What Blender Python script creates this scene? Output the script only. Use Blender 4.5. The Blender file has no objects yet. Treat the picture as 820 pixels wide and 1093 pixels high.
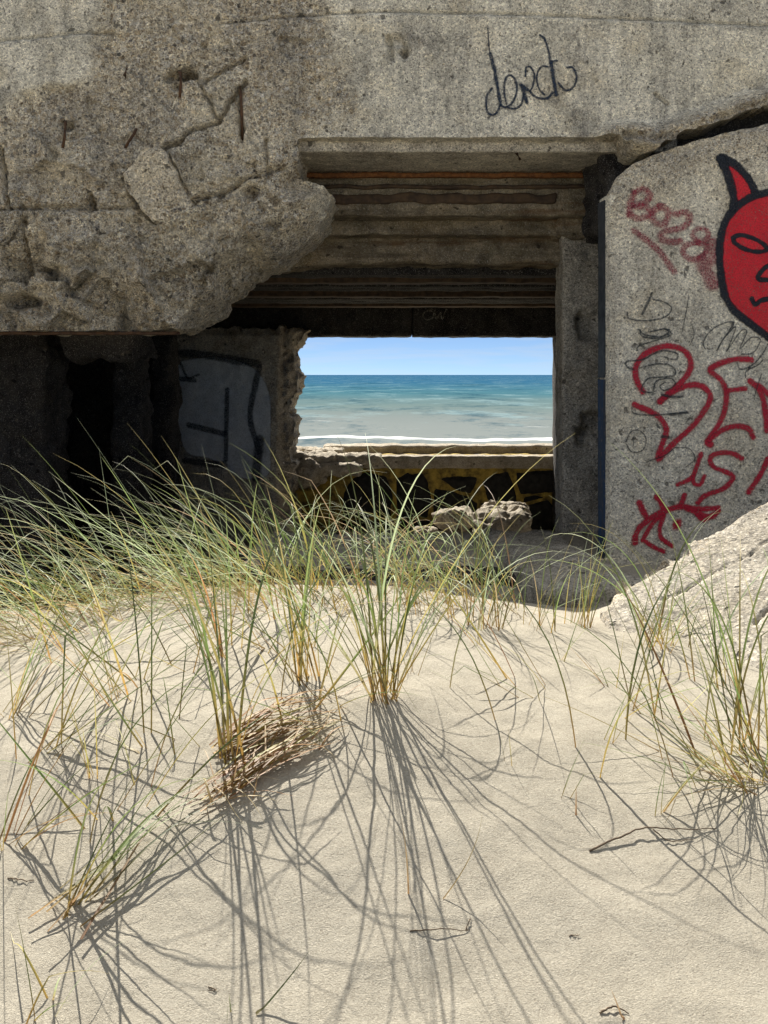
import bpy, math, random
import numpy as np
from mathutils import Vector, Matrix
from mathutils.geometry import tessellate_polygon

random.seed(7)
S = bpy.context.scene
COL = S.collection
R = math.radians

# ------------------------------------------------------------------ camera, sky, sun, exposure
F = 1200.0                                   # focal length in pixels of an 820 x 1093 frame
cam_d = bpy.data.cameras.new('camera')
cam = bpy.data.objects.new('camera', cam_d); COL.objects.link(cam)
cam.location = (0, 0, 0); cam.rotation_euler = (R(90), 0, 0)
cam_d.sensor_fit = 'VERTICAL'; cam_d.sensor_height = 36.0
cam_d.lens = F / 1093.0 * 36.0
cam_d.shift_y = -146.5 / 1093.0              # level camera, horizon in the upper half of the frame
cam_d.clip_start = 0.05; cam_d.clip_end = 60000
S.camera = cam

SUN_EL, SUN_AZ = 46.0, 18.0                  # sun beyond the bunker, a little to the left
world = bpy.data.worlds.new('World'); S.world = world; world.use_nodes = True
wn, wl = world.node_tree.nodes, world.node_tree.links
bg = wn['Background']; bg.inputs['Strength'].default_value = 0.05
sky = wn.new('ShaderNodeTexSky'); sky.sky_type = 'NISHITA'; sky.sun_disc = False
sky.sun_elevation = R(SUN_EL); sky.sun_rotation = R(-SUN_AZ)
sky.air_density = 0.30; sky.dust_density = 0.0; sky.ozone_density = 4.0
# fair-weather clouds, spread over unseen sky as added fill light, thinner at the horizon
tc = wn.new('ShaderNodeTexCoord'); sp = wn.new('ShaderNodeSeparateXYZ'); wl.new(tc.outputs['Generated'], sp.inputs[0])
def wmath(op, a, b=0.0, clamp=False):
    n = wn.new('ShaderNodeMath'); n.operation = op; n.use_clamp = clamp
    for k, v in enumerate((a, b)):
        if isinstance(v, (int, float)): n.inputs[k].default_value = v
        else: wl.new(v, n.inputs[k])
    return n.outputs[0]
zz = wmath('ADD', wmath('MAXIMUM', sp.outputs[2], 0.0), 0.07)
cv = wn.new('ShaderNodeCombineXYZ'); wl.new(wmath('DIVIDE', sp.outputs[0], zz), cv.inputs[0]); wl.new(wmath('DIVIDE', sp.outputs[1], zz), cv.inputs[1]); cv.inputs[2].default_value = 3.7
cn = wn.new('ShaderNodeTexNoise'); cn.inputs['Scale'].default_value = 0.9; cn.inputs['Detail'].default_value = 7; cn.inputs['Roughness'].default_value = .58; wl.new(cv.outputs[0], cn.inputs['Vector'])
cf = wmath('MULTIPLY', wmath('MULTIPLY', wmath('SUBTRACT', cn.outputs['Fac'], 0.425), 6.0, True), wmath('ADD', 0.14, wmath('MULTIPLY', sp.outputs[2], 4.0), True))
cm = wn.new('ShaderNodeMix'); cm.data_type = 'RGBA'; cm.inputs[7].default_value = (7.2, 7.4, 7.7, 1)
wl.new(cf, cm.inputs[0]); wl.new(sky.outputs[0], cm.inputs[6]); wl.new(cm.outputs[2], bg.inputs['Color'])

sun_d = bpy.data.lights.new('sun', 'SUN'); sun_d.energy = 5.0; sun_d.angle = R(0.5); sun_d.color = (1.0, 0.95, 0.87)
sun = bpy.data.objects.new('sun', sun_d); COL.objects.link(sun)
sd = Vector((-math.sin(R(SUN_AZ)) * math.cos(R(SUN_EL)), math.cos(R(SUN_AZ)) * math.cos(R(SUN_EL)), math.sin(R(SUN_EL))))
sun.rotation_euler = sd.to_track_quat('Z', 'Y').to_euler(); sun.location = sd * 40
S.view_settings.view_transform = 'Standard'; S.view_settings.look = 'None'
S.view_settings.exposure = 0.98; S.view_settings.gamma = 1.0; S.view_settings.use_curve_mapping = False
S.render.engine = 'CYCLES'
S.cycles.use_denoising = True; S.cycles.use_adaptive_sampling = True; S.cycles.adaptive_threshold = 0.02; S.cycles.max_bounces = 7; S.cycles.diffuse_bounces = 4; S.cycles.transparent_max_bounces = 16
S.cycles.sample_clamp_indirect = 6.0

# ------------------------------------------------------------------ helpers
def at(px, py, Y):                           # photo position -> world point at depth Y
    return Vector(((px - 410.0) / F * Y, Y, (400.0 - py) / F * Y))

_rng = np.random.RandomState(3)
_perm = _rng.permutation(512); _perm = np.concatenate([_perm, _perm, _perm])
_grad = _rng.normal(size=(512, 3)); _grad /= np.linalg.norm(_grad, axis=1)[:, None]
def perlin(p):
    p = np.asarray(p, float); i = np.floor(p).astype(int); f = p - i
    u = f * f * f * (f * (f * 6 - 15) + 10)
    i &= 511
    def g(dx, dy, dz):
        h = _perm[_perm[_perm[(i[:, 0] + dx) & 511] + ((i[:, 1] + dy) & 511)] + ((i[:, 2] + dz) & 511)]
        d = f - np.array([dx, dy, dz]); return (_grad[h] * d).sum(1)
    def L(a, b, t): return a + (b - a) * t
    x0 = L(L(g(0,0,0), g(1,0,0), u[:,0]), L(g(0,1,0), g(1,1,0), u[:,0]), u[:,1])
    x1 = L(L(g(0,0,1), g(1,0,1), u[:,0]), L(g(0,1,1), g(1,1,1), u[:,0]), u[:,1])
    return L(x0, x1, u[:,2])
def fbm(p, freq=1.0, octv=4, gain=0.5, seed=0.0):
    p = np.asarray(p, float) * freq + seed * 17.31; a = 1.0; s = np.zeros(len(p))
    for _ in range(octv):
        s += a * perlin(p); p = p * 2.03 + 5.7; a *= gain
    return s
def ridged(p, freq=1.0, octv=4, gain=0.5, seed=0.0):
    p = np.asarray(p, float) * freq + seed * 17.31; a = 1.0; s = np.zeros(len(p))
    for _ in range(octv):
        s += a * (1 - 2 * np.abs(perlin(p))); p = p * 2.03 + 5.7; a *= gain
    return s
def sstep(a, b, x):
    t = np.clip((x - a) / (b - a), 0, 1); return t * t * (3 - 2 * t)

def props(o, label=None, cat=None, group=None, kind=None):
    if label: o['label'] = label
    if cat: o['category'] = cat
    if group: o['group'] = group
    if kind: o['kind'] = kind
    return o
def empty(name, loc=(0, 0, 0)):
    o = bpy.data.objects.new(name, None); o.location = loc; o.empty_display_size = 0.1; COL.objects.link(o); return o
def link(name, me, mat, parent=None):
    o = bpy.data.objects.new(name, me); COL.objects.link(o)
    if mat: me.materials.append(mat)
    if parent:
        o.parent = parent
        o.matrix_parent_inverse = Matrix.Translation(-Vector(parent.location)) if parent.parent is None else Matrix.Identity(4)
    return o
def mesh_np(name, V, quads=None, tris=None, smooth=True, attrs=None):
    me = bpy.data.meshes.new(name)
    V = np.asarray(V, np.float32); me.vertices.add(len(V)); me.vertices.foreach_set('co', V.ravel())
    loops, starts, tot = [], [], 0
    for arr in (quads, tris):
        if arr is None or len(arr) == 0: continue
        arr = np.asarray(arr, np.int32); k = arr.shape[1]
        starts.append(np.arange(len(arr)) * k + tot); loops.append(arr.ravel()); tot += arr.size
    loops = np.concatenate(loops); starts = np.concatenate(starts)
    me.loops.add(len(loops)); me.loops.foreach_set('vertex_index', loops)
    me.polygons.add(len(starts)); me.polygons.foreach_set('loop_start', starts.astype(np.int32))
    me.update(calc_edges=True)
    sm = np.ones(len(starts), bool) if smooth is True else (np.zeros(len(starts), bool) if smooth is False else np.asarray(smooth, bool))
    me.polygons.foreach_set('use_smooth', sm)
    for k, a in (attrs or {}).items():
        at_ = me.attributes.new(k, 'FLOAT', 'POINT'); at_.data.foreach_set('value', np.asarray(a, np.float32))
    me.validate(); return me

def in_poly(u, v, poly):
    c = np.zeros(u.shape, bool); n = len(poly)
    for i in range(n):
        x0, y0 = poly[i]; x1, y1 = poly[(i + 1) % n]
        if y0 == y1: continue
        c ^= ((y0 > v) != (y1 > v)) & (u < (x1 - x0) * (v - y0) / (y1 - y0) + x0)
    return c
def seg_dist(u, v, segs):
    best = np.full(u.shape, 1e9); bx = np.array(u); by = np.array(v)
    for (x0, y0), (x1, y1) in segs:
        dx, dy = x1 - x0, y1 - y0; L2 = dx * dx + dy * dy + 1e-12
        t = np.clip(((u - x0) * dx + (v - y0) * dy) / L2, 0, 1)
        qx, qy = x0 + t * dx, y0 + t * dy; d = np.hypot(u - qx, v - qy)
        m = d < best; best[m] = d[m]; bx[m] = qx[m]; by[m] = qy[m]
    return best, bx, by
def line_dist(u, v, pts): return seg_dist(u, v, list(zip(pts[:-1], pts[1:])))[0]

def rough_plate(name, poly, frame, depth, thick, res, mat, parent=None, attr=None, ragged=0.0, sides=3, side_amp=0.015, seed=0.0):
    """Solid of polygonal outline: front face a fine grid pushed in by depth(u, v, edge distance), walls round the edge, a back."""
    O, U, V, N = (np.array(a, float) for a in frame)
    P = np.array(poly, float)
    if ragged:
        Q = []
        for i in range(len(P)):
            a, b = P[i], P[(i + 1) % len(P)]; n = max(1, int(np.hypot(*(b - a)) / (res * 2.0)))
            for k in range(n): Q.append(a + (b - a) * k / n)
        Q = np.array(Q); q3 = np.c_[Q, np.full(len(Q), seed * 3.7)]
        rg = ragged(Q[:, 0], Q[:, 1]) if callable(ragged) else ragged
        Q[:, 0] += rg * fbm(q3, 7, 4, .6, 1 + seed); Q[:, 1] += rg * fbm(q3, 7, 4, .6, 5 + seed); P = Q
    u0, v0 = P.min(0) - res; u1, v1 = P.max(0) + res
    nu = int((u1 - u0) / res) + 2; nv = int((v1 - v0) / res) + 2
    us = u0 + np.arange(nu) * res; vs = v0 + np.arange(nv) * res
    cu, cv = np.meshgrid(us[:-1] + res / 2, vs[:-1] + res / 2, indexing='ij')
    keep = in_poly(cu, cv, P)
    idx = np.arange(nu * nv).reshape(nu, nv)
    a, b, c, d = idx[:-1, :-1][keep], idx[1:, :-1][keep], idx[1:, 1:][keep], idx[:-1, 1:][keep]
    quads = np.c_[a, b, c, d]
    kp = np.pad(keep, 1)
    be = []
    for (di, dj, e0, e1) in ((0, -1, 0, 1), (1, 0, 1, 2), (0, 1, 2, 3), (-1, 0, 3, 0)):
        nb = kp[1 + di:1 + di + keep.shape[0], 1 + dj:1 + dj + keep.shape[1]]
        m = (~nb)[keep]; be.append(quads[m][:, [e0, e1]])
    be = np.concatenate(be)
    used = np.unique(quads); remap = np.full(nu * nv, -1); remap[used] = np.arange(len(used))
    quads = remap[quads]; be = remap[be]
    uu = us[used // nv].copy(); vv = vs[used % nv].copy()
    bv = np.unique(be)
    segs = [(tuple(P[i]), tuple(P[(i + 1) % len(P)])) for i in range(len(P))]
    dd, bx, by = seg_dist(uu[bv], vv[bv], segs); m = dd < res * 1.3
    uu[bv[m]] = bx[m]; vv[bv[m]] = by[m]
    csegs = [(tuple(poly[i]), tuple(poly[(i + 1) % len(poly)])) for i in range(len(poly))]
    ed = seg_dist(uu, vv, csegs)[0]
    dep = np.asarray(depth(uu, vv, ed), float) * np.ones(len(uu))
    front = O + uu[:, None] * U + vv[:, None] * V + dep[:, None] * N
    at_front = np.asarray(attr(uu, vv, ed)) * np.ones(len(uu)) if attr else np.zeros(len(uu))
    Vs, Q, A = [front], [quads], [at_front]; n = len(front)
    mp_ = np.full(len(front), -1); mp_[bv] = np.arange(len(bv))
    ctr = np.array([uu.mean(), vv.mean()])
    for k in range(sides + 1):
        t = k / sides; dk = dep[bv] * (1 - t) + thick * t
        p = O + uu[bv][:, None] * U + vv[bv][:, None] * V + dk[:, None] * N
        if 0 < k:
            w = np.c_[fbm(p, 6, 3, .5, 2 + seed), fbm(p, 6, 3, .5, 9 + seed)] * side_amp
            p = p + w[:, :1] * U + w[:, 1:] * V
        Vs.append(p); A.append(at_front[bv])
        if k:
            o0, o1 = n + (k - 1) * len(bv), n + k * len(bv)
            Q.append(np.c_[mp_[be[:, 1]] + o0, mp_[be[:, 0]] + o0, mp_[be[:, 0]] + o1, mp_[be[:, 1]] + o1])
    nside = n + (sides + 1) * len(bv)
    back = O + uu[:, None] * U + vv[:, None] * V + thick * N
    # coarse back: reuse grid only for small plates
    if len(front) < 30000:
        Vs.append(back); A.append(at_front); Q.append(quads[:, ::-1] + nside)
    V3 = np.concatenate(Vs); Qd = np.concatenate(Q)
    sm = np.ones(len(Qd), bool)
    me = mesh_np(name, V3, Qd, smooth=sm, attrs={'broken': np.concatenate(A)})
    return link(name, me, mat, parent)

def rough_box(name, lo, hi, res, mat, parent=None, amp=0.01, freq=6.0, rnd=0.02, octv=4, gain=.5, seed=0.0, warp=None):
    lo, hi = np.array(lo, float), np.array(hi, float)
    n = np.maximum(1, np.ceil((hi - lo) / res).astype(int)); n = np.minimum(n, 420)
    Vs, Q, off = [], [], 0
    for ax in range(3):
        b, c = (ax + 1) % 3, (ax + 2) % 3
        for side in (0, 1):
            ib, ic = np.meshgrid(np.arange(n[b] + 1), np.arange(n[c] + 1), indexing='ij')
            p = np.zeros(ib.shape + (3,), int); p[..., b] = ib; p[..., c] = ic; p[..., ax] = side * n[ax]
            idx = np.arange(ib.size).reshape(ib.shape) + off
            q = np.stack([idx[:-1, :-1], idx[1:, :-1], idx[1:, 1:], idx[:-1, 1:]], -1).reshape(-1, 4)
            if side == 0: q = q[:, ::-1]
            Vs.append(p.reshape(-1, 3)); Q.append(q); off += ib.size
    Vi = np.concatenate(Vs); Q = np.concatenate(Q)
    uq, inv = np.unique(Vi, axis=0, return_inverse=True); inv = inv.reshape(-1); Q = inv[Q]
    P = lo + uq / n * (hi - lo)
    r = min(rnd, 0.49 * float((hi - lo).min()))
    core = np.clip(P, lo + r, hi - r); d = P - core; L = np.linalg.norm(d, axis=1); k = L > 1e-9
    P[k] = core[k] + d[k] / L[k, None] * r
    D = np.c_[fbm(P, freq, octv, gain, 1 + seed), fbm(P, freq, octv, gain, 4 + seed), fbm(P, freq, octv, gain, 8 + seed)]
    P = P + D * amp
    if warp: P = warp(P)
    return link(name, mesh_np(name, P, Q), mat, parent)

def boulder(name, loc, size, mat, parent=None, seed=0.0, res=0.03, amp=0.28):
    s = np.array(size, float); 
    def w(P):
        c = P / s; rr = ridged(c, 1.1, 4, .55, seed) * .10
        return P * (1 + rr[:, None]) + np.array(loc)
    return rough_box(name, -s / 2, s / 2, res, mat, parent, amp=amp * s.min(), freq=1.6 / s.min(), rnd=s.min() * .36, octv=5, gain=.55, seed=seed, warp=w)

# ------------------------------------------------------------------ materials
class NT:
    def __init__(s, name):
        s.m = bpy.data.materials.new(name); s.m.use_nodes = True; s.t = s.m.node_tree; s.n = s.t.nodes; s.l = s.t.links
        s.b = s.n['Principled BSDF']; s.out = s.n['Material Output']
        s.co = s.n.new('ShaderNodeTexCoord').outputs['Object']
    def put(s, sock, v):
        if hasattr(v, 'is_linked') or hasattr(v, 'links'): s.l.new(v, sock)
        else: sock.default_value = (*v, 1) if isinstance(v, tuple) and len(v) == 3 and sock.type == 'RGBA' else v
    def mapv(s, scale, loc=(0, 0, 0), rot=(0, 0, 0), src=None):
        n = s.n.new('ShaderNodeMapping'); n.inputs['Scale'].default_value = scale; n.inputs['Location'].default_value = loc; n.inputs['Rotation'].default_value = rot
        s.l.new(src or s.co, n.inputs['Vector']); return n.outputs[0]
    def noise(s, scale, detail=4, rough=.55, vec=None, dist=0.0):
        n = s.n.new('ShaderNodeTexNoise'); n.inputs['Scale'].default_value = scale; n.inputs['Detail'].default_value = detail
        n.inputs['Roughness'].default_value = rough; n.inputs['Distortion'].default_value = dist
        s.l.new(vec or s.co, n.inputs['Vector']); return n.outputs['Fac']
    def vor(s, scale, vec=None, feature='F1'):
        n = s.n.new('ShaderNodeTexVoronoi'); n.feature = feature; n.inputs['Scale'].default_value = scale
        s.l.new(vec or s.co, n.inputs['Vector']); return n
    def ramp(s, x, stops, interp='LINEAR'):
        n = s.n.new('ShaderNodeValToRGB'); e = n.color_ramp.elements; n.color_ramp.interpolation = interp
        while len(e) < len(stops): e.new(0.5)
        for el, (p, c) in zip(e, stops):
            el.position = p; el.color = (*c, 1) if isinstance(c, tuple) else (c, c, c, 1)
        s.l.new(x, n.inputs[0]); return n.outputs[0]
    def mix(s, f, a, b, mode='MIX'):
        n = s.n.new('ShaderNodeMix'); n.data_type = 'RGBA'; n.blend_type = mode; n.clamp_factor = True
        s.put(n.inputs[0], f); s.put(n.inputs[6], a); s.put(n.inputs[7], b); return n.outputs[2]
    def math(s, op, a, b=0.0, clamp=False):
        n = s.n.new('ShaderNodeMath'); n.operation = op; n.use_clamp = clamp
        s.put(n.inputs[0], a); s.put(n.inputs[1], b); return n.outputs[0]
    def attr(s, name):
        n = s.n.new('ShaderNodeAttribute'); n.attribute_name = name; return n.outputs['Fac']
    def bump(s, h, strength=.5, dist=.01, prev=None):
        n = s.n.new('ShaderNodeBump'); n.inputs['Strength'].default_value = strength; n.inputs['Distance'].default_value = dist
        s.l.new(h, n.inputs['Height'])
        if prev: s.l.new(prev, n.inputs['Normal'])
        return n.outputs[0]
    def done(s, col, rough=.9, normal=None, spec=.25):
        s.put(s.b.inputs['Base Color'], col); s.put(s.b.inputs['Roughness'], rough); s.b.inputs['Specular IOR Level'].default_value = spec
        if normal: s.l.new(normal, s.b.inputs['Normal'])
        return s.m

def concrete(name, light, dark, warm, pebble=.5, streak=.5, stain=.6, bumpd=.012, peb_scale=42, fine=1.0, moss=0.0, extra=None):
    t = NT(name)
    br = t.attr('broken')
    n1 = t.noise(.9, 6, .6); n2 = t.noise(4.5, 6, .65); n3 = t.noise(38, 4, .7); n4 = t.noise(88, 3, .75)
    col = t.mix(t.ramp(n2, [(.36, 0.0), (.64, 1.0)]), dark, light)
    col = t.mix(t.math('MULTIPLY', br, .75), col, t.mix(t.ramp(n2, [(.34, 0.0), (.66, 1.0)]), (warm[0]*.72, warm[1]*.7, warm[2]*.68), warm))
    st = t.noise(1.0, 6, .7, t.mapv((5.5, 5.5, .55)))
    col = t.mix(t.math('MULTIPLY', t.ramp(st, [(.5, 0.0), (.72, 1.0)]), streak), col, (dark[0]*.38, dark[1]*.38, dark[2]*.4))
    blot = t.noise(2.1, 7, .72, t.mapv((1, 1, 1), (3.1, 7.7, 1.3)))
    col = t.mix(t.math('MULTIPLY', t.ramp(blot, [(.52, 0.0), (.64, 1.0)]), stain), col, (dark[0]*.42, dark[1]*.42, dark[2]*.44))
    col = t.mix(t.math('MULTIPLY', t.ramp(n1, [(.5, 0.0), (.62, 1.0)]), .35), col, (light[0]*1.18, light[1]*1.17, light[2]*1.12))
    och = t.noise(1.7, 6, .7, t.mapv((1, 1, 1), (5.1, 2.7, 6.3)))
    col = t.mix(t.math('MULTIPLY', t.ramp(och, [(.52, 0.0), (.66, 1.0)]), .25), col, (warm[0] * .8, warm[1] * .7, warm[2] * .5))
    if moss:
        mo = t.noise(3.2, 6, .7, t.mapv((1, 1, 1), (9.1, 1.7, 4.3)))
        col = t.mix(t.math('MULTIPLY', t.ramp(mo, [(.5, 0.0), (.66, 1.0)]), moss), col, (.075, .065, .03))
    # exposed aggregate
    jit = t.n.new('ShaderNodeVectorMath'); jit.operation = 'ADD'
    nz = t.n.new('ShaderNodeTexNoise'); nz.inputs['Scale'].default_value = 30; t.l.new(t.co, nz.inputs['Vector'])
    sc = t.n.new('ShaderNodeVectorMath'); sc.operation = 'SCALE'; sc.inputs['Scale'].default_value = .02; t.l.new(nz.outputs['Color'], sc.inputs[0])
    t.l.new(t.co, jit.inputs[0]); t.l.new(sc.outputs[0], jit.inputs[1])
    v = t.vor(peb_scale, jit.outputs[0]); v2 = t.vor(peb_scale * 2.3, jit.outputs[0])
    hs = t.n.new('ShaderNodeSeparateColor'); t.l.new(v.outputs['Color'], hs.inputs[0])
    hs2 = t.n.new('ShaderNodeSeparateColor'); t.l.new(v2.outputs['Color'], hs2.inputs[0])
    pc = [(0.0, (.05, .05, .055)), (.07, (.22, .17, .115)), (.28, (.45, .36, .24)), (.5, (.6, .51, .37)), (.68, (.42, .39, .34)), (.86, (.72, .67, .58)), (.94, (.11, .1, .1)), (1.0, (.85, .82, .75))]
    thr = t.math('ADD', t.math('MULTIPLY', br, .42 * pebble), .22 * pebble)
    r1 = t.math('MULTIPLY', t.math('SUBTRACT', thr, t.math('MULTIPLY', hs.outputs[1], .36)), 1.15)
    m1 = t.math('MULTIPLY', t.math('SUBTRACT', r1, v.outputs['Distance']), 12, True)
    r2 = t.math('SUBTRACT', t.math('ADD', thr, .10 * pebble), t.math('MULTIPLY', hs2.outputs[1], .36))
    m2 = t.math('MULTIPLY', t.math('SUBTRACT', r2, v2.outputs['Distance']), 9, True)
    col = t.mix(t.math('MULTIPLY', m2, .9), col, t.ramp(hs2.outputs[0], pc))
    col = t.mix(t.math('MULTIPLY', m1, .9), col, t.ramp(hs.outputs[0], pc))
    big = t.noise(1.5, 5, .65, t.mapv((1, 1, 1), (7.3, .4, 2.9))); big2 = t.noise(2.6, 5, .7, t.mapv((1, 1, 1), (.3, 8.4, 5.2)))
    col = t.mix(t.math('MULTIPLY', t.math('MULTIPLY', t.ramp(big, [(.48, 0.0), (.6, 1.0)]), br), .38), col, (.22, .205, .18))
    col = t.mix(t.math('MULTIPLY', t.math('MULTIPLY', t.ramp(big2, [(.5, 0.0), (.62, 1.0)]), br), .6), col, (.74, .66, .5))
    v6 = t.vor(15, jit.outputs[0]); g6 = t.n.new('ShaderNodeSeparateColor'); t.l.new(v6.outputs['Color'], g6.inputs[0])
    m6 = t.math('MULTIPLY', t.math('SUBTRACT', t.math('MULTIPLY', t.math('SUBTRACT', g6.outputs[1], .62), .95), v6.outputs['Distance']), 14, True)
    m6 = t.math('MULTIPLY', m6, t.math('ADD', .12, br), True)
    col = t.mix(t.math('MULTIPLY', m6, .85), col, t.ramp(g6.outputs[0], pc))
    # fine speckle
    col = t.mix(t.math('MULTIPLY', t.ramp(n4, [(.31, 1.0), (.42, 0.0)]), .85 * fine), col, (dark[0]*.2, dark[1]*.2, dark[2]*.2))
    col = t.mix(t.math('MULTIPLY', t.ramp(n4, [(.56, 0.0), (.68, 1.0)]), .75 * fine), col, (.84, .80, .71))
    # sand grains and chips in the surface, each its own tone
    v3 = t.vor(105); g3 = t.n.new('ShaderNodeSeparateColor'); t.l.new(v3.outputs['Color'], g3.inputs[0])
    col = t.mix(.8 * fine, col, t.ramp(g3.outputs[0], [(0.0, (.28, .28, .29)), (.2, (.9, .88, .86)), (.7, (1.18, 1.17, 1.15)), (.9, (1.46, 1.43, 1.37)), (1.0, (1.75, 1.72, 1.65))]), 'MULTIPLY')
    v5 = t.vor(46, t.mapv((1, 1, 1), (3, 1, 2))); g5 = t.n.new('ShaderNodeSeparateColor'); t.l.new(v5.outputs['Color'], g5.inputs[0])
    col = t.mix(.55 * fine, col, t.ramp(g5.outputs[1], [(0.0, (.45, .45, .46)), (.2, (.85, .84, .82)), (.8, (1.05, 1.04, 1.02)), (1.0, (1.45, 1.42, 1.36))]), 'MULTIPLY')
    # pits
    pit = t.noise(14, 3, .5, t.mapv((1, 1, 1), (2.2, 5.5, 8.1)))
    pm = t.ramp(pit, [(.66, 0.0), (.71, 1.0)])
    col = t.mix(t.math('MULTIPLY', pm, .8), col, (dark[0]*.2, dark[1]*.2, dark[2]*.2))
    if extra: col = extra(t, col)
    h = t.math('ADD', t.math('MULTIPLY', n3, .55), t.math('MULTIPLY', n2, .9))
    h = t.math('ADD', h, t.math('MULTIPLY', m1, .45)); h = t.math('ADD', h, t.math('MULTIPLY', m2, .2)); h = t.math('ADD', h, t.math('MULTIPLY', n4, .22 * fine))
    h = t.math('ADD', h, t.math('MULTIPLY', m6, .8)); h = t.math('SUBTRACT', h, t.math('MULTIPLY', pm, .9))
    return t.done(col, .93, t.bump(h, .85, bumpd))

def board_marks(t, col):                     # faint vertical shutter-board lines on the lintel
    w = t.noise(1.0, 2, .5, t.mapv((9, 2, .12)))
    return t.mix(t.math('MULTIPLY', t.ramp(w, [(.55, 0.0), (.75, 1.0)]), .28), col, (.1, .095, .085))

def grain_streaks(t, col):                   # horizontal board grain, rot and rust runs
    a = t.noise(1, 6, .7, t.mapv((.6, 3, 5))); b = t.noise(1, 5, .65, t.mapv((.5, 3, 7), (3, 2, 9)))
    col = t.mix(t.math('MULTIPLY', t.ramp(a, [(.5, 0.0), (.62, 1.0)]), .6), col, (.05, .038, .025))
    return t.mix(t.math('MULTIPLY', t.ramp(b, [(.56, 0.0), (.66, 1.0)]), .7), col, (.15, .07, .025))
M = {}
M['facade'] = concrete('weathered facade concrete', (.75, .71, .60), (.49, .465, .39), (.88, .79, .60), pebble=1.0, streak=.7, stain=.85, bumpd=.03, peb_scale=31, extra=board_marks)
M['slab'] = concrete('grey wing wall concrete', (.75, .715, .61), (.51, .48, .40), (.68, .62, .49), pebble=.9, streak=.5, stain=.5, peb_scale=46, bumpd=.02)
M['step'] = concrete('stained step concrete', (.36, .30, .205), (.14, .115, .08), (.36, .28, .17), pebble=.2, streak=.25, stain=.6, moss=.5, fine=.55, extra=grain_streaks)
M['band'] = concrete('pale band concrete', (.62, .58, .49), (.34, .31, .26), (.4, .36, .29), pebble=.5, streak=.2, stain=.55)
M['inner'] = concrete('shade darkened inner concrete', (.06, .055, .05), (.02, .018, .018), (.075, .06, .042), pebble=.3, streak=.6, stain=.7, fine=.4, bumpd=.03)  # same concrete, nearly black: the interior's deep shade is in the colour
M['pillar'] = concrete('pillar concrete', (.44, .41, .35), (.26, .24, .2), (.3, .26, .2), pebble=.5, streak=.7, stain=.65)
M['chunk'] = concrete('pale broken concrete', (.68, .63, .53), (.48, .44, .36), (.6, .53, .41), pebble=1.0, streak=.1, stain=.3, bumpd=.03)
M['rubble'] = concrete('rubble concrete', (.46, .41, .33), (.27, .235, .18), (.42, .36, .26), pebble=.8, streak=.1, stain=.3, peb_scale=24, bumpd=.03, fine=.5)
M['fallen'] = concrete('fallen slab concrete', (.42, .385, .325), (.27, .245, .2), (.32, .295, .25), pebble=.85, streak=.1, stain=.5, peb_scale=55, bumpd=.02, fine=.8)

def simple(name, c1, c2, scale=20, rough=.8, bumpd=.003, spec=.25):
    t = NT(name); n = t.noise(scale, 5, .65)
    return t.done(t.mix(t.ramp(n, [(.35, 0.0), (.65, 1.0)]), c1, c2), rough, t.bump(n, .6, bumpd), spec)
M['rust'] = simple('rust', (.12, .045, .018), (.30, .13, .045), 26, .85)
M['darkwood'] = simple('dark stained timber', (.06, .042, .03), (.13, .085, .05), 12, .85)
M['black_stone'] = simple('black painted stone', (.008, .008, .008), (.03, .028, .024), 9, .75, .02)
M['ochre'] = simple('ochre joint', (.08, .06, .025), (.5, .35, .07), 7, .9, .01)

M['twig'] = simple('weathered twig', (.09, .065, .045), (.2, .15, .1), 60, .85)
M['oldrust'] = simple('dark rust', (.05, .03, .02), (.12, .065, .035), 26, .85)
M['shell'] = simple('shell', (.5, .45, .38), (.75, .7, .62), 90, .6)
def sand_mat():
    t = NT('dune sand')
    n1 = t.noise(.8, 4, .5); n2 = t.noise(9, 5, .6); n3 = t.noise(300, 3, .8); n4 = t.noise(150, 2, .6); n5 = t.noise(60, 4, .6)
    col = t.mix(t.ramp(n2, [(.3, 0.0), (.7, 1.0)]), (.365, .33, .262), (.428, .39, .313))
    col = t.mix(t.math('MULTIPLY', t.ramp(n1, [(.4, 0.0), (.65, 1.0)]), .4), col, (.468, .43, .352))
    col = t.mix(t.math('MULTIPLY', t.ramp(n3, [(.26, 1.0), (.42, 0.0)]), .55), col, (.17, .125, .08))
    col = t.mix(t.math('MULTIPLY', t.ramp(n3, [(.6, 0.0), (.76, 1.0)]), .5), col, (.74, .67, .55))
    v3 = t.vor(270); g3 = t.n.new('ShaderNodeSeparateColor'); t.l.new(v3.outputs['Color'], g3.inputs[0])
    col = t.mix(.45, col, t.ramp(g3.outputs[0], [(0.0, (.5, .47, .43)), (.15, (.86, .85, .83)), (.75, (1.06, 1.06, 1.05)), (1.0, (1.42, 1.42, 1.40))]), 'MULTIPLY')
    h = t.math('ADD', t.math('MULTIPLY', n5, .6), t.math('MULTIPLY', n3, .6)); h = t.math('ADD', h, t.math('MULTIPLY', g3.outputs[0], .3)); h = t.math('ADD', h, t.math('MULTIPLY', n4, .35))
    return t.done(col, .95, t.bump(h, .75, .0065), .15)
M['sand'] = sand_mat()

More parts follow.
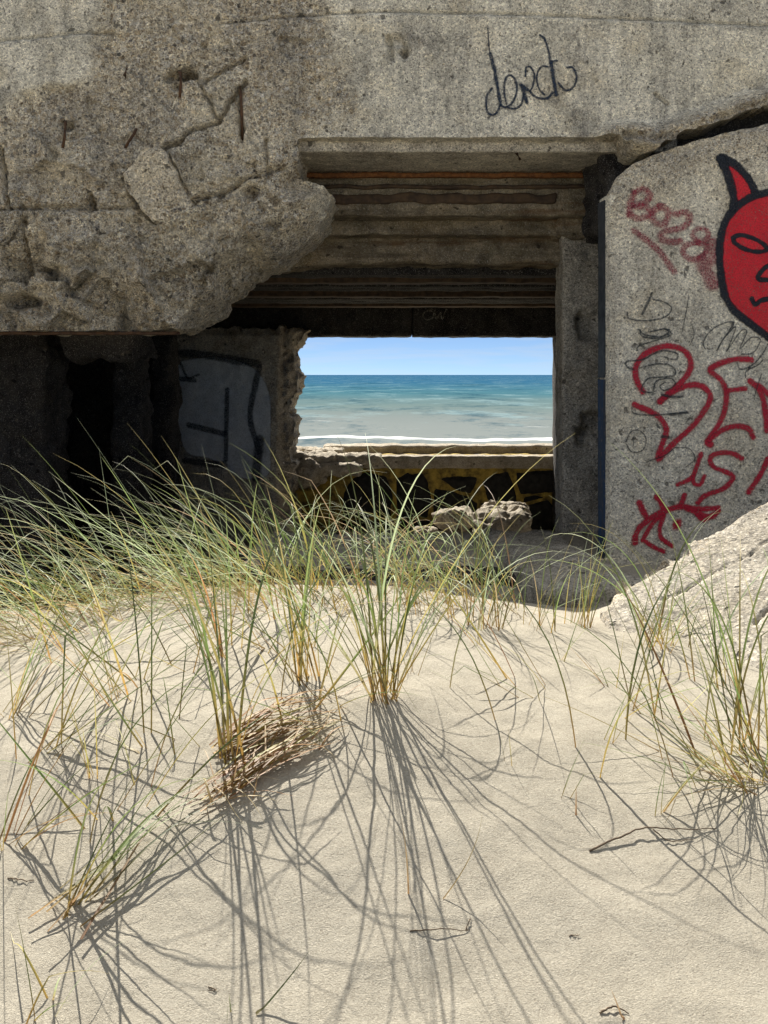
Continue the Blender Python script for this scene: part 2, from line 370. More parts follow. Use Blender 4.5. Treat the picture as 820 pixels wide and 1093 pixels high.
def paint(name, color, wear=.35, dens=1.0, soft=.35, vary=.25, rough=.55):
    """Spray paint: opaque in the middle of a stroke, worn through by the wall's grain, soft at the rim ('edge' 0..1)."""
    t = NT(name)
    e = t.attr('edge'); n = t.noise(75, 4, .8); n2 = t.noise(9, 4, .6)
    e = t.math('ADD', e, t.math('MULTIPLY', t.math('SUBTRACT', t.noise(26, 5, .75), .5), .55))
    a = t.math('DIVIDE', t.math('SUBTRACT', 1.0, e), soft, True)
    w = t.math('MULTIPLY', t.math('SUBTRACT', n, .39 + (wear - .35) * .3), 9, True)       # 0 where worn
    w2 = t.math('ADD', 1 - wear, t.math('MULTIPLY', w, wear)) if wear < .999 else w
    a = t.math('MULTIPLY', a, w2); a = t.math('MULTIPLY', a, t.math('ADD', dens - .3 * vary, t.math('MULTIPLY', n2, .6 * vary)), True)
    col = t.mix(n2, tuple(c * (1 - vary) for c in color), tuple(min(1, c * (1 + vary)) for c in color))
    m = t.done(col, rough, t.bump(t.noise(160, 3, .7), .5, .004), .3)
    tr = t.n.new('ShaderNodeBsdfTransparent'); mx = t.n.new('ShaderNodeMixShader')
    t.put(mx.inputs[0], a); t.l.new(tr.outputs[0], mx.inputs[1]); t.l.new(t.b.outputs[0], mx.inputs[2]); t.l.new(mx.outputs[0], t.out.inputs['Surface'])
    return m
M['p_red'] = paint('bright red spray paint', (.64, .012, .026), wear=.42, soft=.25)
M['p_redline'] = paint('crimson spray line', (.42, .008, .03), wear=.42, soft=.5)
M['p_faded'] = paint('faded crimson paint', (.30, .02, .05), wear=.65, dens=.85, soft=.5)
M['p_black'] = paint('black spray paint', (.008, .011, .018), wear=.35, soft=.3)
M['p_pen'] = paint('thin dark marker', (.03, .04, .045), wear=.5, dens=.9, soft=.6)
M['p_ink'] = paint('dark blue spray ink', (.012, .025, .05), wear=.42, dens=.98, soft=.55)
M['p_blue'] = paint('deep blue paint', (.010, .016, .03), wear=.6, soft=.4)
M['p_pale'] = paint('pale grey blue paint', (.56, .6, .63), wear=.42, soft=.4)
M['p_white'] = paint('chalky white marks', (.4, .37, .3), wear=.6, dens=.7, soft=.6)

def blade_mat(name, base, mid, tip):
    t = NT(name); x = t.attr('along'); oi = t.n.new('ShaderNodeObjectInfo').outputs['Random']
    rv = t.math('ADD', t.attr('vary'), oi); rv = t.math('FRACT', rv)
    col = t.ramp(x, [(0.0, base), (.2, tuple(a * .55 + b * .45 for a, b in zip(base, mid))), (.38, mid), (.75, tuple(a * .6 + b * .4 for a, b in zip(mid, tip))), (1.0, tip)])
    hsv = t.n.new('ShaderNodeHueSaturation'); t.l.new(col, hsv.inputs['Color'])
    t.put(hsv.inputs['Value'], t.math('ADD', .68, t.math('MULTIPLY', rv, .7))); t.put(hsv.inputs['Hue'], t.math('ADD', .483, t.math('MULTIPLY', t.math('FRACT', t.math('MULTIPLY', rv, 7.3)), .034)))
    t.done(hsv.outputs[0], .5, None, .4)
    tl = t.n.new('ShaderNodeBsdfTranslucent'); t.l.new(hsv.outputs[0], tl.inputs['Color'])
    mx = t.n.new('ShaderNodeMixShader'); mx.inputs[0].default_value = .42
    t.l.new(t.b.outputs[0], mx.inputs[1]); t.l.new(tl.outputs[0], mx.inputs[2]); t.l.new(mx.outputs[0], t.out.inputs['Surface'])
    return t.m
M['g_green'] = blade_mat('marram blade green', (.38, .23, .07), (.15, .215, .06), (.30, .34, .15))
M['g_pale'] = blade_mat('marram blade pale', (.38, .28, .11), (.33, .41, .22), (.58, .60, .42))
M['g_yellow'] = blade_mat('marram blade yellow', (.44, .27, .07), (.37, .33, .10), (.52, .45, .22))
M['g_straw'] = blade_mat('dry straw', (.30, .17, .07), (.44, .32, .17), (.55, .46, .30))
M['g_brown'] = blade_mat('dead brown leaf', (.20, .10, .035), (.34, .19, .07), (.44, .28, .12))
M['g_dark'] = blade_mat('marram blade dark', (.24, .16, .05), (.095, .125, .042), (.2, .21, .09))

# ------------------------------------------------------------------ ground and sea
GY = np.array([-40, -4, 0.6, 2.4, 2.9, 3.5, 4.2, 4.7, 5.2, 6.2, 7.5, 9.0, 10.5, 11.3, 12.3, 13.5, 15, 17.7, 19.2, 30, 60, 85, 140, 400])
GZ = np.array([-2.4, -2.1, -1.85, -1.39, -1.21, -1.02, -.945, -.93, -.97, -1.2, -1.42, -1.47, -1.5, -1.61, -1.95, -2.3, -2.42, -2.42, -2.3, -4.2, -5.75, -6.12, -6.6, -9])
CX = np.array([-30, -3.0, -1.6, -1.0, -.4, 0, .4, .75, 1.1, 1.5, 2.2, 3.2, 30])
CZ = np.array([-.10, -.13, -.11, -.045, 0, -.01, -.06, -.105, -.14, -.15, -.12, -.1, .0])
def _pch(x, xp, fp):                         # smooth interpolation (monotone cubic)
    h = np.diff(xp); dl = np.diff(fp) / h; m = np.zeros(len(xp)); m[0] = dl[0]; m[-1] = dl[-1]
    for i in range(1, len(xp) - 1):
        m[i] = 0 if dl[i-1] * dl[i] <= 0 else 2 * dl[i-1] * dl[i] / (dl[i-1] + dl[i])
    k = np.clip(np.searchsorted(xp, x) - 1, 0, len(xp) - 2); t = np.clip((x - xp[k]) / h[k], 0, 1)
    return ((1+2*t)*(1-t)**2)*fp[k] + t*(1-t)**2*h[k]*m[k] + t*t*(3-2*t)*fp[k+1] + t*t*(t-1)*h[k]*m[k+1]
def ground(X, Y):
    X = np.atleast_1d(np.asarray(X, float)); Y = np.atleast_1d(np.asarray(Y, float))
    z = _pch(Y, GY, GZ) + _pch(X, CX, CZ) * sstep(1.6, 4.0, Y) * (1 - sstep(6.5, 9.0, Y))
    z -= .75 * (1 - sstep(-1.7, -1.05, X)) * sstep(5.3, 7.0, Y) * (1 - sstep(12, 13.5, Y))
    z += .15 * sstep(.85, 1.3, X) * (1 - sstep(2.6, 4, X)) * np.exp(-((Y - 4.95) / .4) ** 2)
    p = np.c_[X, Y, np.zeros(len(X))]; near = 1 - sstep(20, 40, np.hypot(X, Y))
    z += near * (.022 * fbm(p, 1.5, 3, .5, 3) + (.009 * fbm(p, 6, 3, .5, 6)) + .0026 * fbm(p, 34, 3, .6, 9))
    for cx, cy, r, d in ((.505, 2.41, .018, .035), (.475, 2.415, .011, .02), (.07, 2.85, .07, .010), (-.30, 3.05, .12, -.02), (-.52, 2.93, .16, -.02), (.0, 3.5, .16, -.03), (1.15, 3.1, .25, -.05)):
        z -= d * np.exp(-((X - cx) ** 2 + (Y - cy) ** 2) / (r * r))
    return z
def gz(x, y): return float(ground(x, y)[0])
def ground_hit(px, py):
    dx, dz = (px - 410) / F, (400 - py) / F
    Ys = np.arange(1.8, 8.0, .01); z = ground(dx * Ys, Ys); k = np.argmax(z >= dz * Ys)
    if z[k] < dz * Ys[k]: k = len(Ys) // 3
    return Vector((dx * Ys[k], Ys[k], z[k]))

def axis(parts):
    a = []
    for lo, hi, st in parts: a += list(np.arange(lo, hi - st * .2, st))
    return np.array(a + [parts[-1][1]])
gx = axis([(-400, -60, 40), (-60, -10, 5), (-10, -2.4, .3), (-2.4, 2.6, .0135), (2.6, 10, .3), (10, 60, 5), (60, 400, 40)])
gy = axis([(-40, 0, 2), (0, 1.8, .2), (1.8, 5.4, .013), (5.4, 12, .05), (12, 20, .15), (20, 90, 2), (90, 400, 31)])
XX, YY = np.meshgrid(gx, gy, indexing='ij'); ZZ = ground(XX.ravel(), YY.ravel())
ii = np.arange(XX.size).reshape(XX.shape)
q = np.stack([ii[:-1, :-1], ii[1:, :-1], ii[1:, 1:], ii[:-1, 1:]], -1).reshape(-1, 4)
g_o = link('sand_dune_ground', mesh_np('sand_dune_ground', np.c_[XX.ravel(), YY.ravel(), ZZ], q), M['sand'])
props(g_o, 'pale sand dune sloping up to the crest before the bunker', kind='structure')

def sea_mat():
    t = NT('sea water')
    sep = t.n.new('ShaderNodeSeparateXYZ'); t.l.new(t.co, sep.inputs[0]); y = sep.outputs['Y']
    wob = t.noise(1, 5, .6, t.mapv((.003, .008, 0)))
    yl = t.math('LOGARITHM', y, 10)
    yl = t.math('ADD', yl, t.math('MULTIPLY', t.math('SUBTRACT', wob, .5), .3))
    f = t.math('DIVIDE', t.math('SUBTRACT', yl, 1.95), 2.0, True)          # turbid by the shore, clear blue far out
    col = t.ramp(f, [(0.0, (.19, .21, .205)), (.12, (.155, .18, .178)), (.2, (.11, .155, .155)), (.3, (.048, .122, .152)), (.5, (.024, .090, .158)), (1.0, (.018, .075, .155))])
    chop = t.noise(1, 13, .82, t.mapv((.03, .011, 0)))                       # wave chop at every size
    chop2 = t.noise(1, 12, .8, t.mapv((.05, .02, 0), (4.4, 9.1, 0)))
    col = t.mix(t.math('MULTIPLY', t.ramp(chop, [(.40, 1.0), (.49, 0.0)]), .7), col, (.012, .055, .085))
    col = t.mix(t.math('MULTIPLY', t.ramp(chop2, [(.52, 0.0), (.6, 1.0)]), .42), col, (.22, .32, .34))
    cap = t.math('MULTIPLY', t.ramp(chop2, [(.69, 0.0), (.76, 1.0)]), .7)
    yb = t.math('ADD', y, t.math('MULTIPLY', t.math('SUBTRACT', t.noise(1, 4, .6, t.mapv((.05, .01, 0))), .5), 40))
    def line(c, w): return t.math('SUBTRACT', 1.0, t.math('DIVIDE', t.math('ABSOLUTE', t.math('SUBTRACT', yb, c)), w), True)
    fo = t.math('MAXIMUM', line(106, 5.5), t.math('MULTIPLY', line(126, 7), .55)); fo = t.math('MAXIMUM', fo, t.math('MULTIPLY', line(145, 6), .5))
    fn = t.noise(1, 9, .78, t.mapv((.09, .12, 0)))
    foam = t.math('MULTIPLY', t.math('SUBTRACT', t.math('MULTIPLY', fo, .9), fn), 2.6, True)
    foam = t.math('MAXIMUM', foam, cap)
    col = t.mix(foam, col, (.85, .86, .85))
    t.done(col, .5, t.bump(chop, .4, 1.0), .0)
    return t.m
M['sea'] = sea_mat()
sx = np.array([-40000, -3000, -400, -60, 60, 400, 3000, 40000.]); sy = np.array([60, 84, 100, 140, 300, 1000, 5000, 45000.])
XX, YY = np.meshgrid(sx, sy, indexing='ij'); ii = np.arange(XX.size).reshape(XX.shape)
q = np.stack([ii[:-1, :-1], ii[1:, :-1], ii[1:, 1:], ii[:-1, 1:]], -1).reshape(-1, 4)
props(link('sea', mesh_np('sea', np.c_[XX.ravel(), YY.ravel(), np.full(XX.size, -6.0)], q), M['sea']), 'blue green sea with surf seen through the bunker opening', kind='structure')

# ------------------------------------------------------------------ bunker
bunker = props(empty('bunker', (0, 9, -1.5)), 'ruined grey concrete bunker with graffiti and an opening onto the sea', 'bunker')
def pxs(pts, Y): return [((x - 410) / F * Y, (400 - y) / F * Y) for x, y in pts]

# --- front: lintel and the broken overhang, one rough face at Y = 9
YF = 9.0
fac_px = [(-330, -12), (-100, -10), (300, -14), (1150, -12), (1150, 20), (960, 78), (870, 100), (820, 113), (780, 130), (738, 141), (706, 156), (686, 168), (668, 165), (660, 146), (490, 146.5), (318, 146),
          (317, 184), (345, 189), (351, 203), (344, 224), (330, 245), (311, 262), (290, 276), (262, 289), (243, 303), (226, 324), (206, 340), (186, 350), (90, 351.5), (-330, 352)]
fac = pxs(fac_px, YF)
cracks_px = [([(0, 224), (60, 219), (95, 222), (150, 218)], 1.3, .03), ([(22, 220), (24, 262), (18, 300)], 1.4, .05), ([(92, 208), (95, 222)], 2, .05),
             ([(150, 166), (190, 150), (206, 138), (232, 128), (254, 92), (262, 86)], 1.5, .045), ([(254, 92), (257, 150)], 1.4, .04), ([(232, 128), (212, 88), (262, 60)], 1.1, .03),
             ([(205, 215), (240, 205), (262, 190), (300, 178)], 1.5, .04), ([(178, 82), (196, 74), (206, 78)], 2.6, .06), ([(0, 160), (5, 200), (8, 225)], 1.6, .05),
             ([(130, 190), (150, 225), (165, 238)], 1.4, .04), ([(700, 100), (712, 112)], 1.0, .02), ([(415, 40), (418, 60)], 2.5, .03), ([(432, 48), (433, 60)], 2.0, .025),
             ([(283, 148), (286, 190)], 1.2, .03), ([(0, 322), (14, 318), (28, 322)], 4, .06), ([(-200, 230), (-100, 238), (0, 224)], 1.6, .05)]
cracks = [([((x - 410) / F * YF, (400 - y) / F * YF) for x, y in pl], w / F * YF, d) for pl, w, d in cracks_px]
seam1 = pxs([(235, 22), (330, 14), (420, 12), (560, 15), (700, 21), (820, 27), (1150, 40)], YF)
seam2 = pxs([(-330, 52), (0, 43), (60, 37), (118, 32)], YF)
_fr = np.random.RandomState(21); FS = np.c_[_fr.uniform(-5.6, .2, 260), _fr.uniform(.3, 3.1, 260)]; FD = _fr.uniform(-.07, .07, 260); FG = _fr.normal(0, .34, (260, 2))
def facets(u, v):                            # fractured planes: each patch of the break has its own tilt
    p = np.c_[u, v, np.zeros(len(u))]; u = u + .10 * fbm(p, 3, 3, .6, 51); v = v + .10 * fbm(p, 3, 3, .6, 53)
    best = np.full(len(u), 1e9); out = np.zeros(len(u))
    for s_, d_, g_ in zip(FS, FD, FG):
        q_ = (u - s_[0]) ** 2 + (v - s_[1]) ** 2; m = q_ < best; best[m] = q_[m]; out[m] = (d_ + g_[0] * (u - s_[0]) + g_[1] * (v - s_[1]))[m]
    return out
def fac_broken(u, v):
    px = 410 + u / YF * F; py = 400 - v / YF * F
    p = np.c_[u, v, np.zeros(len(u))]; nz = fbm(p, 1.3, 4, .55, 12) * 70
    b = 1 - sstep(312, 366, px + nz * .9)
    # an intact smooth patch at the upper left, and the upper rim
    intact = (1 - sstep(78, 122, px + nz)) * (1 - sstep(98, 136, py + nz))
    rim = 1 - sstep(.03, .16, line_dist(u, v, pxs([(656, 150), (706, 152), (740, 138), (820, 112), (960, 78)], YF)) + nz * .0009)
    return np.clip(np.maximum(b * (1 - intact), rim), 0, 1)
def fac_depth(u, v, ed):
    px = 410 + u / YF * F; py = 400 - v / YF * F
    p = np.c_[u, v, np.zeros(len(u))]
    b = fac_broken(u, v)
    d = .004 * fbm(p, 9, 4, .6, 2) + .010 * fbm(p, 1.1, 3, .5, 7)
    rough = .12 * fbm(p, 2.0, 3, .5, 21) - .10 * ridged(p, 2.6, 5, .55, 5) + .11 * np.abs(fbm(p, 6, 4, .6, 33)) + .07 * fbm(p, 13, 4, .7, 8)
    fc = facets(u, v)
    deep = .45 + .55 * sstep(120, 230, py)
    d += b * (.08 + deep * (.5 * rough + .6 * fc))
    low = sstep(205, 352, py) * (1 - sstep(318, 360, px))
    d += low * (.40 + 1.3 * fc + .34 * fbm(p, 1.5, 3, .5, 31) - .15 * ridged(p, 2.6, 4, .55, 15) + .08 * np.abs(fbm(p, 6, 4, .6, 35)))
    # rounded lower right flank of the overhang
    flank = sstep(150, 240, px) * (1 - sstep(356, 362, px)) * sstep(168, 200, py)
    e = np.clip(ed / .34, 0, 1); d += flank * .42 * (1 - e) ** 2
    d += (1 - sstep(0, .05, ed)) * sstep(300, 340, py) * .05
    # ledge block below the horizontal crack stands proud
    d -= .05 * sstep(222, 227, py) * (1 - sstep(255, 300, py)) * (1 - sstep(120, 190, px))
    # diagonal broken rim at the right
    dr = line_dist(u, v, pxs([(660, 146), (706, 152), (740, 138), (820, 112), (960, 78)], YF)); d += (1 - sstep(0, .09, dr)) * .09 * (1 + fbm(p, 8, 3, .6, 3))
    for sm, s in ((seam1, 1), (seam2, 1)):
        dl = line_dist(u, v, sm); d += .035 * (1 - sstep(.006, .02, dl))
        above = (v > np.interp(u, [a for a, _ in sm], [c for _, c in sm])) & (u > sm[0][0]) & (u < sm[-1][0]); d += above * .03
    wob = np.c_[fbm(p, 9, 3, .6, 41), fbm(p, 9, 3, .6, 43)] * .02
    for pl, w, k in cracks:
        dl = line_dist(u + wob[:, 0], v + wob[:, 1], pl); d += 2.2 * k * (1 - sstep(w * .6, w * 2.2, dl))
    for cx, cy, r, k in ((196, 76, 11, .07), (70, 133, 6, .05), (424, 44, 8, .02), (432, 56, 6, .03), (14, 320, 13, .08), (92, 216, 8, .05), (188, 90, 6, .04), (268, 205, 10, .05)):
        c = ((cx - 410) / F * YF, (400 - cy) / F * YF); rr = r / F * YF
        d += 2.5 * k * np.exp(-(((u - c[0]) ** 2 + ((v - c[1]) * 1.4) ** 2) / rr ** 2) ** 1.5)
    return d
rough_plate('lintel_wall', fac, ((0, YF, 0), (1, 0, 0), (0, 0, 1), (0, 1, 0)), fac_depth, 1.15, .0125, M['facade'], bunker,
            attr=lambda u, v, e: fac_broken(u, v), ragged=lambda u, v: np.where(((u > -.68) & (u < 1.86) & (v > 1.85)) | (v < .42), .008, .045), sides=6, side_amp=.05)

def fac_surf(u, v):                          # Y of the facade's face
    e = seg_dist(u, v, [(fac[i], fac[(i + 1) % len(fac)]) for i in range(len(fac))])[0]
    return YF + fac_depth(u, v, e)

# loose fractured chunk and rebar stubs in the overhang
chunk = pxs([(131, 187), (143, 172), (152, 163), (170, 158), (181, 160), (190, 178), (200, 198), (206, 214), (196, 228), (178, 236), (160, 236), (148, 222), (140, 206)], 8.9)
rough_plate('fractured_chunk', chunk, ((0, 8.93, 0), (1, 0, 0), (0, 0, 1), (0, 1, 0)),
            lambda u, v, e: -.02 + .03 * fbm(np.c_[u, v, 0*u], 5, 4, .6, 2) + .012 * np.abs(fbm(np.c_[u, v, 0*u], 22, 3, .6, 4)) + .02 * (1 - sstep(0, .02, e)) + .10 * np.maximum(0, u + 1.86) + .22 * (1.42 - v)
            + .10 * (1 - sstep(.004, .016, line_dist(u + .03 * fbm(np.c_[u, v, 0*u], 8, 3, .6, 1), v, pxs([(176, 154), (182, 172), (192, 190), (206, 216)], 8.9)))), .5, .009, M['chunk'], bunker, attr=lambda u, v, e: .6 + 0*u, ragged=.03)
def tube(name, pts, r, mat, parent, n=7, taper=0.0):
    pts = [Vector(p) for p in pts]; V, Q = [], []
    for i, p in enumerate(pts):
        t = (pts[min(i + 1, len(pts) - 1)] - pts[max(i - 1, 0)]).normalized(); a = t.orthogonal().normalized(); b = t.cross(a)
        rr = r * (1 - taper * i / max(1, len(pts) - 1))
        for k in range(n):
            w = 2 * math.pi * k / n; V.append(p + (a * math.cos(w) + b * math.sin(w)) * rr)
    for i in range(len(pts) - 1):
        for k in range(n): Q.append((i*n + k, i*n + (k+1) % n, (i+1)*n + (k+1) % n, (i+1)*n + k))
    m = len(V); V += [pts[0], pts[-1]]; T = []
    for k in range(n): T += [(m, (k+1) % n, k), (m + 1, (len(pts)-1)*n + k, (len(pts)-1)*n + (k+1) % n)]
    return link(name, mesh_np(name, [tuple(v) for v in V], Q, T), mat, parent)
for pl in ([(190, 76, 9.2), (193, 78, 8.93), (193, 90, 8.90), (192, 104, 8.91)], [(70, 128, 9.2), (70, 132, 8.92), (69, 146, 8.9), (67, 158, 8.92)], [(133, 160, 9.1), (137, 152, 8.95), (143, 143, 8.93), (146, 137, 9.1)],
           [(136, 72, 9.12), (133, 80, 8.96), (136, 87, 9.12)], [(256, 88, 9.15), (257, 100, 8.98), (258, 120, 8.97), (259, 150, 9.1)], [(548, 160, 9.3), (552, 164, 9.2), (555, 170, 9.3)]):
    tube('rebar', [at(*p) for p in pl], .012, M['oldrust'], bunker)

rough_box('rusty_lip', (-5.4, 9.36, .335), (-1.72, 9.5, .362), .03, M['oldrust'], bunker, amp=.008, freq=6, rnd=.008, seed=18)
# --- stepped throat of the opening: bands of the lintel going in and down
def zpx(py, Y): return (400 - py) / F * Y
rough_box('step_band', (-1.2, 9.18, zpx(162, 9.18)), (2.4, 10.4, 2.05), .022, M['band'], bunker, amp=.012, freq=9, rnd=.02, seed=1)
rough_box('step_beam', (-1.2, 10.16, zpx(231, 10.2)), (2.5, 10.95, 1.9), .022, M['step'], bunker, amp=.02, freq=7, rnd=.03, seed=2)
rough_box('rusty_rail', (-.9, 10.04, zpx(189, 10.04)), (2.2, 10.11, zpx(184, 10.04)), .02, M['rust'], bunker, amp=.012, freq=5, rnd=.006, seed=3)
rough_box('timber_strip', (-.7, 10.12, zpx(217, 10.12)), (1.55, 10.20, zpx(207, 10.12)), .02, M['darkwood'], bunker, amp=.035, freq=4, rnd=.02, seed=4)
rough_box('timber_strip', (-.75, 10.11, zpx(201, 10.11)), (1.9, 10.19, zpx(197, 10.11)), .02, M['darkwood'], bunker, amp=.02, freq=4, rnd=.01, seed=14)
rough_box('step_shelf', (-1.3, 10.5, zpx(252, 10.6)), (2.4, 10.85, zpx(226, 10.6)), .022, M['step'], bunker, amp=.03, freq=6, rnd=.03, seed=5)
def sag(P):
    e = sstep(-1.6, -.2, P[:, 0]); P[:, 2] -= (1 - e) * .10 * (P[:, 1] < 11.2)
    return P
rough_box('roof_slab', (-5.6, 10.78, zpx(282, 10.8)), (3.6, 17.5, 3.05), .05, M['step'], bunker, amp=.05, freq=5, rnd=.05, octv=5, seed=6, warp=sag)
# ceiling boards under the roof, their shade put into the colour
for k in range(9):
    y0 = 11.15 + k * .65
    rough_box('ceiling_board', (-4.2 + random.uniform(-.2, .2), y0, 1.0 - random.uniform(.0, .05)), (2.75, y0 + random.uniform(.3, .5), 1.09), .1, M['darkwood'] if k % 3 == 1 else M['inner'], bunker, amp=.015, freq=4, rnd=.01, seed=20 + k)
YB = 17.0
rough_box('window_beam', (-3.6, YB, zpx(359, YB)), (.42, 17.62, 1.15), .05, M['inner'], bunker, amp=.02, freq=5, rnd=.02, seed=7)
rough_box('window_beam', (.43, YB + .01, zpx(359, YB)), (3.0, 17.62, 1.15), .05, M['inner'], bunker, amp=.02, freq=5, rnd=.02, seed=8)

def pitted(P):                               # broken-out fixing holes in the front of the pillar
    for x, y, w, h in ((629, 349, 13, 16), (631, 452, 12, 13), (622, 466, 9, 10)):
        c = at(x, y, 10.5); s_ = 10.5 / F; nz = fbm(P, 9, 3, .6, 3) * .5
        r = np.maximum(np.abs(P[:, 0] - c.x) / (w * s_), np.abs(P[:, 2] - c.z) / (h * s_)) + nz
        P[:, 1] += .11 * (1 - sstep(.6, 1.1, r)) * (P[:, 1] < 10.75)
    P[:, 0] += (np.clip(P[:, 1], 10.5, 11.3) - 10.5) * .075 * (P[:, 0] < 1.9)
    return P
def tilt(P): P[:, 2] -= (P[:, 1] - 7.9) * .085; return P
rough_box('floor_slab', (-1.25, 7.9, -1.9), (.98, 12.3, -1.41), .06, M['inner'], bunker, amp=.05, freq=4, rnd=.05, octv=5, seed=17, warp=tilt)  # added dark slab, its colour stands in for shade behind the grass
def tilt2(P): P[:, 2] -= (P[:, 1] - 6.7) * .055; return P
rough_box('floor_slab', (.93, 6.7, -1.9), (1.62, 10.7, -1.26), .045, M['pillar'], bunker, amp=.05, freq=4, rnd=.05, octv=5, seed=19, warp=tilt2)
# --- jamb pillar on the right, with its capital
pil = rough_box('pillar', (at(600, 0, 10.5).x, 10.5, -1.75), (2.25, 11.3, zpx(232, 10.5)), .02, M['pillar'], bunker, amp=.022, freq=7, rnd=.035, octv=5, gain=.55, seed=9, warp=pitted)
rough_box('pillar_capital', (at(594, 0, 10.4).x, 10.38, zpx(252, 10.4)), (2.3, 10.9, zpx(212, 10.4)), .025, M['step'], bunker, amp=.05, freq=7, rnd=.05, octv=5, seed=10)
# --- wing wall with the graffiti
YW = 8.7
wing_px = [(652, 640), (652.5, 420), (652, 205), (662, 186), (680, 172), (706, 162), (740, 150), (780, 140), (822, 130), (900, 108), (1000, 84), (1150, 55), (1150, 760), (652, 760)]
wing = pxs(wing_px, YW)
def wing_depth(u, v, ed):
    p = np.c_[u, v, np.zeros(len(u))]
    top = 1 - sstep(0, .11, line_dist(u, v, pxs(wing_px[2:12], YW)))
    d = .004 * fbm(p, 5, 3, .5, 4) + .002 * fbm(p, 30, 3, .6, 2)
    return d + top * .07 * (.7 + 1.3 * fbm(p, 9, 4, .6, 6)) + (1 - sstep(0, .03, ed)) * .012
def wing_broken(u, v, e):
    return np.clip(.25 + .75 * (1 - sstep(.05, .5, line_dist(u, v, pxs(wing_px[2:12], YW)))), 0, 1)
rough_plate('wing_wall', wing, ((0, YW, 0), (1, 0, 0), (0, 0, 1), (0, 1, 0)), wing_depth, .16, .0125, M['slab'], bunker, attr=wing_broken, ragged=.012, sides=3, side_amp=.01)
def strip_mat():
    t = NT('worn blue paint'); n = t.noise(1, 5, .7, t.mapv((14, 14, 1.6))); n2 = t.noise(24, 4, .7)
    col = t.mix(t.ramp(n, [(.36, 0.0), (.6, 1.0)]), (.05, .055, .06), (.018, .055, .13))
    col = t.mix(t.math('MULTIPLY', t.ramp(n2, [(.55, 0.0), (.65, 1.0)]), .7), col, (.16, .14, .12))
    return t.done(col, .7, t.bump(n2, .5, .004), .3)
# chamfered, blue painted edge and the splayed reveal behind it
def prism(name, sec, z0, z1, mat, parent, nz=60, amp=.006, seed=0):
    V, Q = [], []; m = len(sec); zs = np.linspace(z0, z1, nz)
    S3 = []
    for z in zs: S3 += [(x, y, z) for x, y in sec]
    P = np.array(S3); P[:, 0] += amp * fbm(P, 5, 4, .6, seed); P[:, 1] += amp * fbm(P, 5, 4, .6, seed + 3)
    for i in range(nz - 1):
        for k in range(m): Q.append((i*m + k, i*m + (k+1) % m, (i+1)*m + (k+1) % m, (i+1)*m + k))
    caps = [tuple(range(m))[::-1], tuple((nz-1)*m + k for k in range(m))]
    T = []
    for c in caps: T += [(c[0], c[i], c[i+1]) for i in range(1, m - 1)]
    return link(name, mesh_np(name, P, Q, T, smooth=False), mat, parent)
xa, xb, xc = at(651.5, 0, YW).x, at(645.5, 0, 8.8).x, at(640, 0, 9.0).x
prism('chamfered_edge', [(xa, YW + .012), (xb, 8.79), (xc, 8.98), (xc + .16, 9.5), (xa + .5, 9.5), (xa + .5, YW + .1)], -1.9, zpx(212, 8.9), M['slab'], bunker, seed=2)
prism('blue_painted_strip', [(xb - .004, 8.775), (xc - .022, 8.955), (xc - .004, 8.97), (xb + .02, 8.80)], -1.75, zpx(405, 8.9), M['p_blue'] if False else strip_mat(), bunker, amp=.003, seed=3)
prism('dark_steel_strip', [(xb - .004, 8.775), (xc - .02, 8.955), (xc - .004, 8.97), (xb + .02, 8.80)], zpx(403, 8.9), zpx(216, 8.9), simple('grey blue steel', (.02, .025, .032), (.07, .08, .09), 14, .5), bunker, amp=.004, seed=5)
# dark filler between lintel and wing wall, the gap's shadow in its colour
rough_box('gap_shade_fill', (at(640, 0, 9.4).x, 9.25, zpx(245, 9.4)), (4.6, 10.3, 2.3), .04, M['inner'], bunker, amp=.10, freq=4, rnd=.08, octv=5, seed=12)
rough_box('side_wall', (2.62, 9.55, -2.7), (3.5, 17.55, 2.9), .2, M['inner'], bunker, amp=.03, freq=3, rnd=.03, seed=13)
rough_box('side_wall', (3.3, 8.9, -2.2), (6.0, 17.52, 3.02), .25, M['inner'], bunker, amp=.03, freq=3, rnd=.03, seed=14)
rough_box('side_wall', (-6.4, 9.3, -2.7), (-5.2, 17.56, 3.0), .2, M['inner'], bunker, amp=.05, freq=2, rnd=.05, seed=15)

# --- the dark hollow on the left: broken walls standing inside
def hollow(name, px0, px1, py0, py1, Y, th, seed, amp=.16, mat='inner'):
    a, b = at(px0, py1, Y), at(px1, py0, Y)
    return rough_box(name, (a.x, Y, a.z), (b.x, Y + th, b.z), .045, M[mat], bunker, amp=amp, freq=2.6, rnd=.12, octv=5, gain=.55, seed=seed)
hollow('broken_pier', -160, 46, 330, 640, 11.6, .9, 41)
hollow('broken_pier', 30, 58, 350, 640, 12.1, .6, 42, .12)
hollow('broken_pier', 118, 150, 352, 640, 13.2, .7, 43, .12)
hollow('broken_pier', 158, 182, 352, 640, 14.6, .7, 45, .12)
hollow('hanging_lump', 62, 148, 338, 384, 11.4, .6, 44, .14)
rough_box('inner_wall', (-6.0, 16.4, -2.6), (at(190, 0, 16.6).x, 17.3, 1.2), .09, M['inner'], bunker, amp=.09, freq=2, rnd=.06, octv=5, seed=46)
YI = 16.3
iw_px = [(172, 352), (240, 350), (326, 350), (315, 368), (310, 384), (316, 404), (314, 418), (307, 436), (312, 452), (314, 468), (308, 482), (314, 498), (310, 530), (318, 575), (318, 640), (165, 640), (168, 520), (178, 470), (170, 420)]
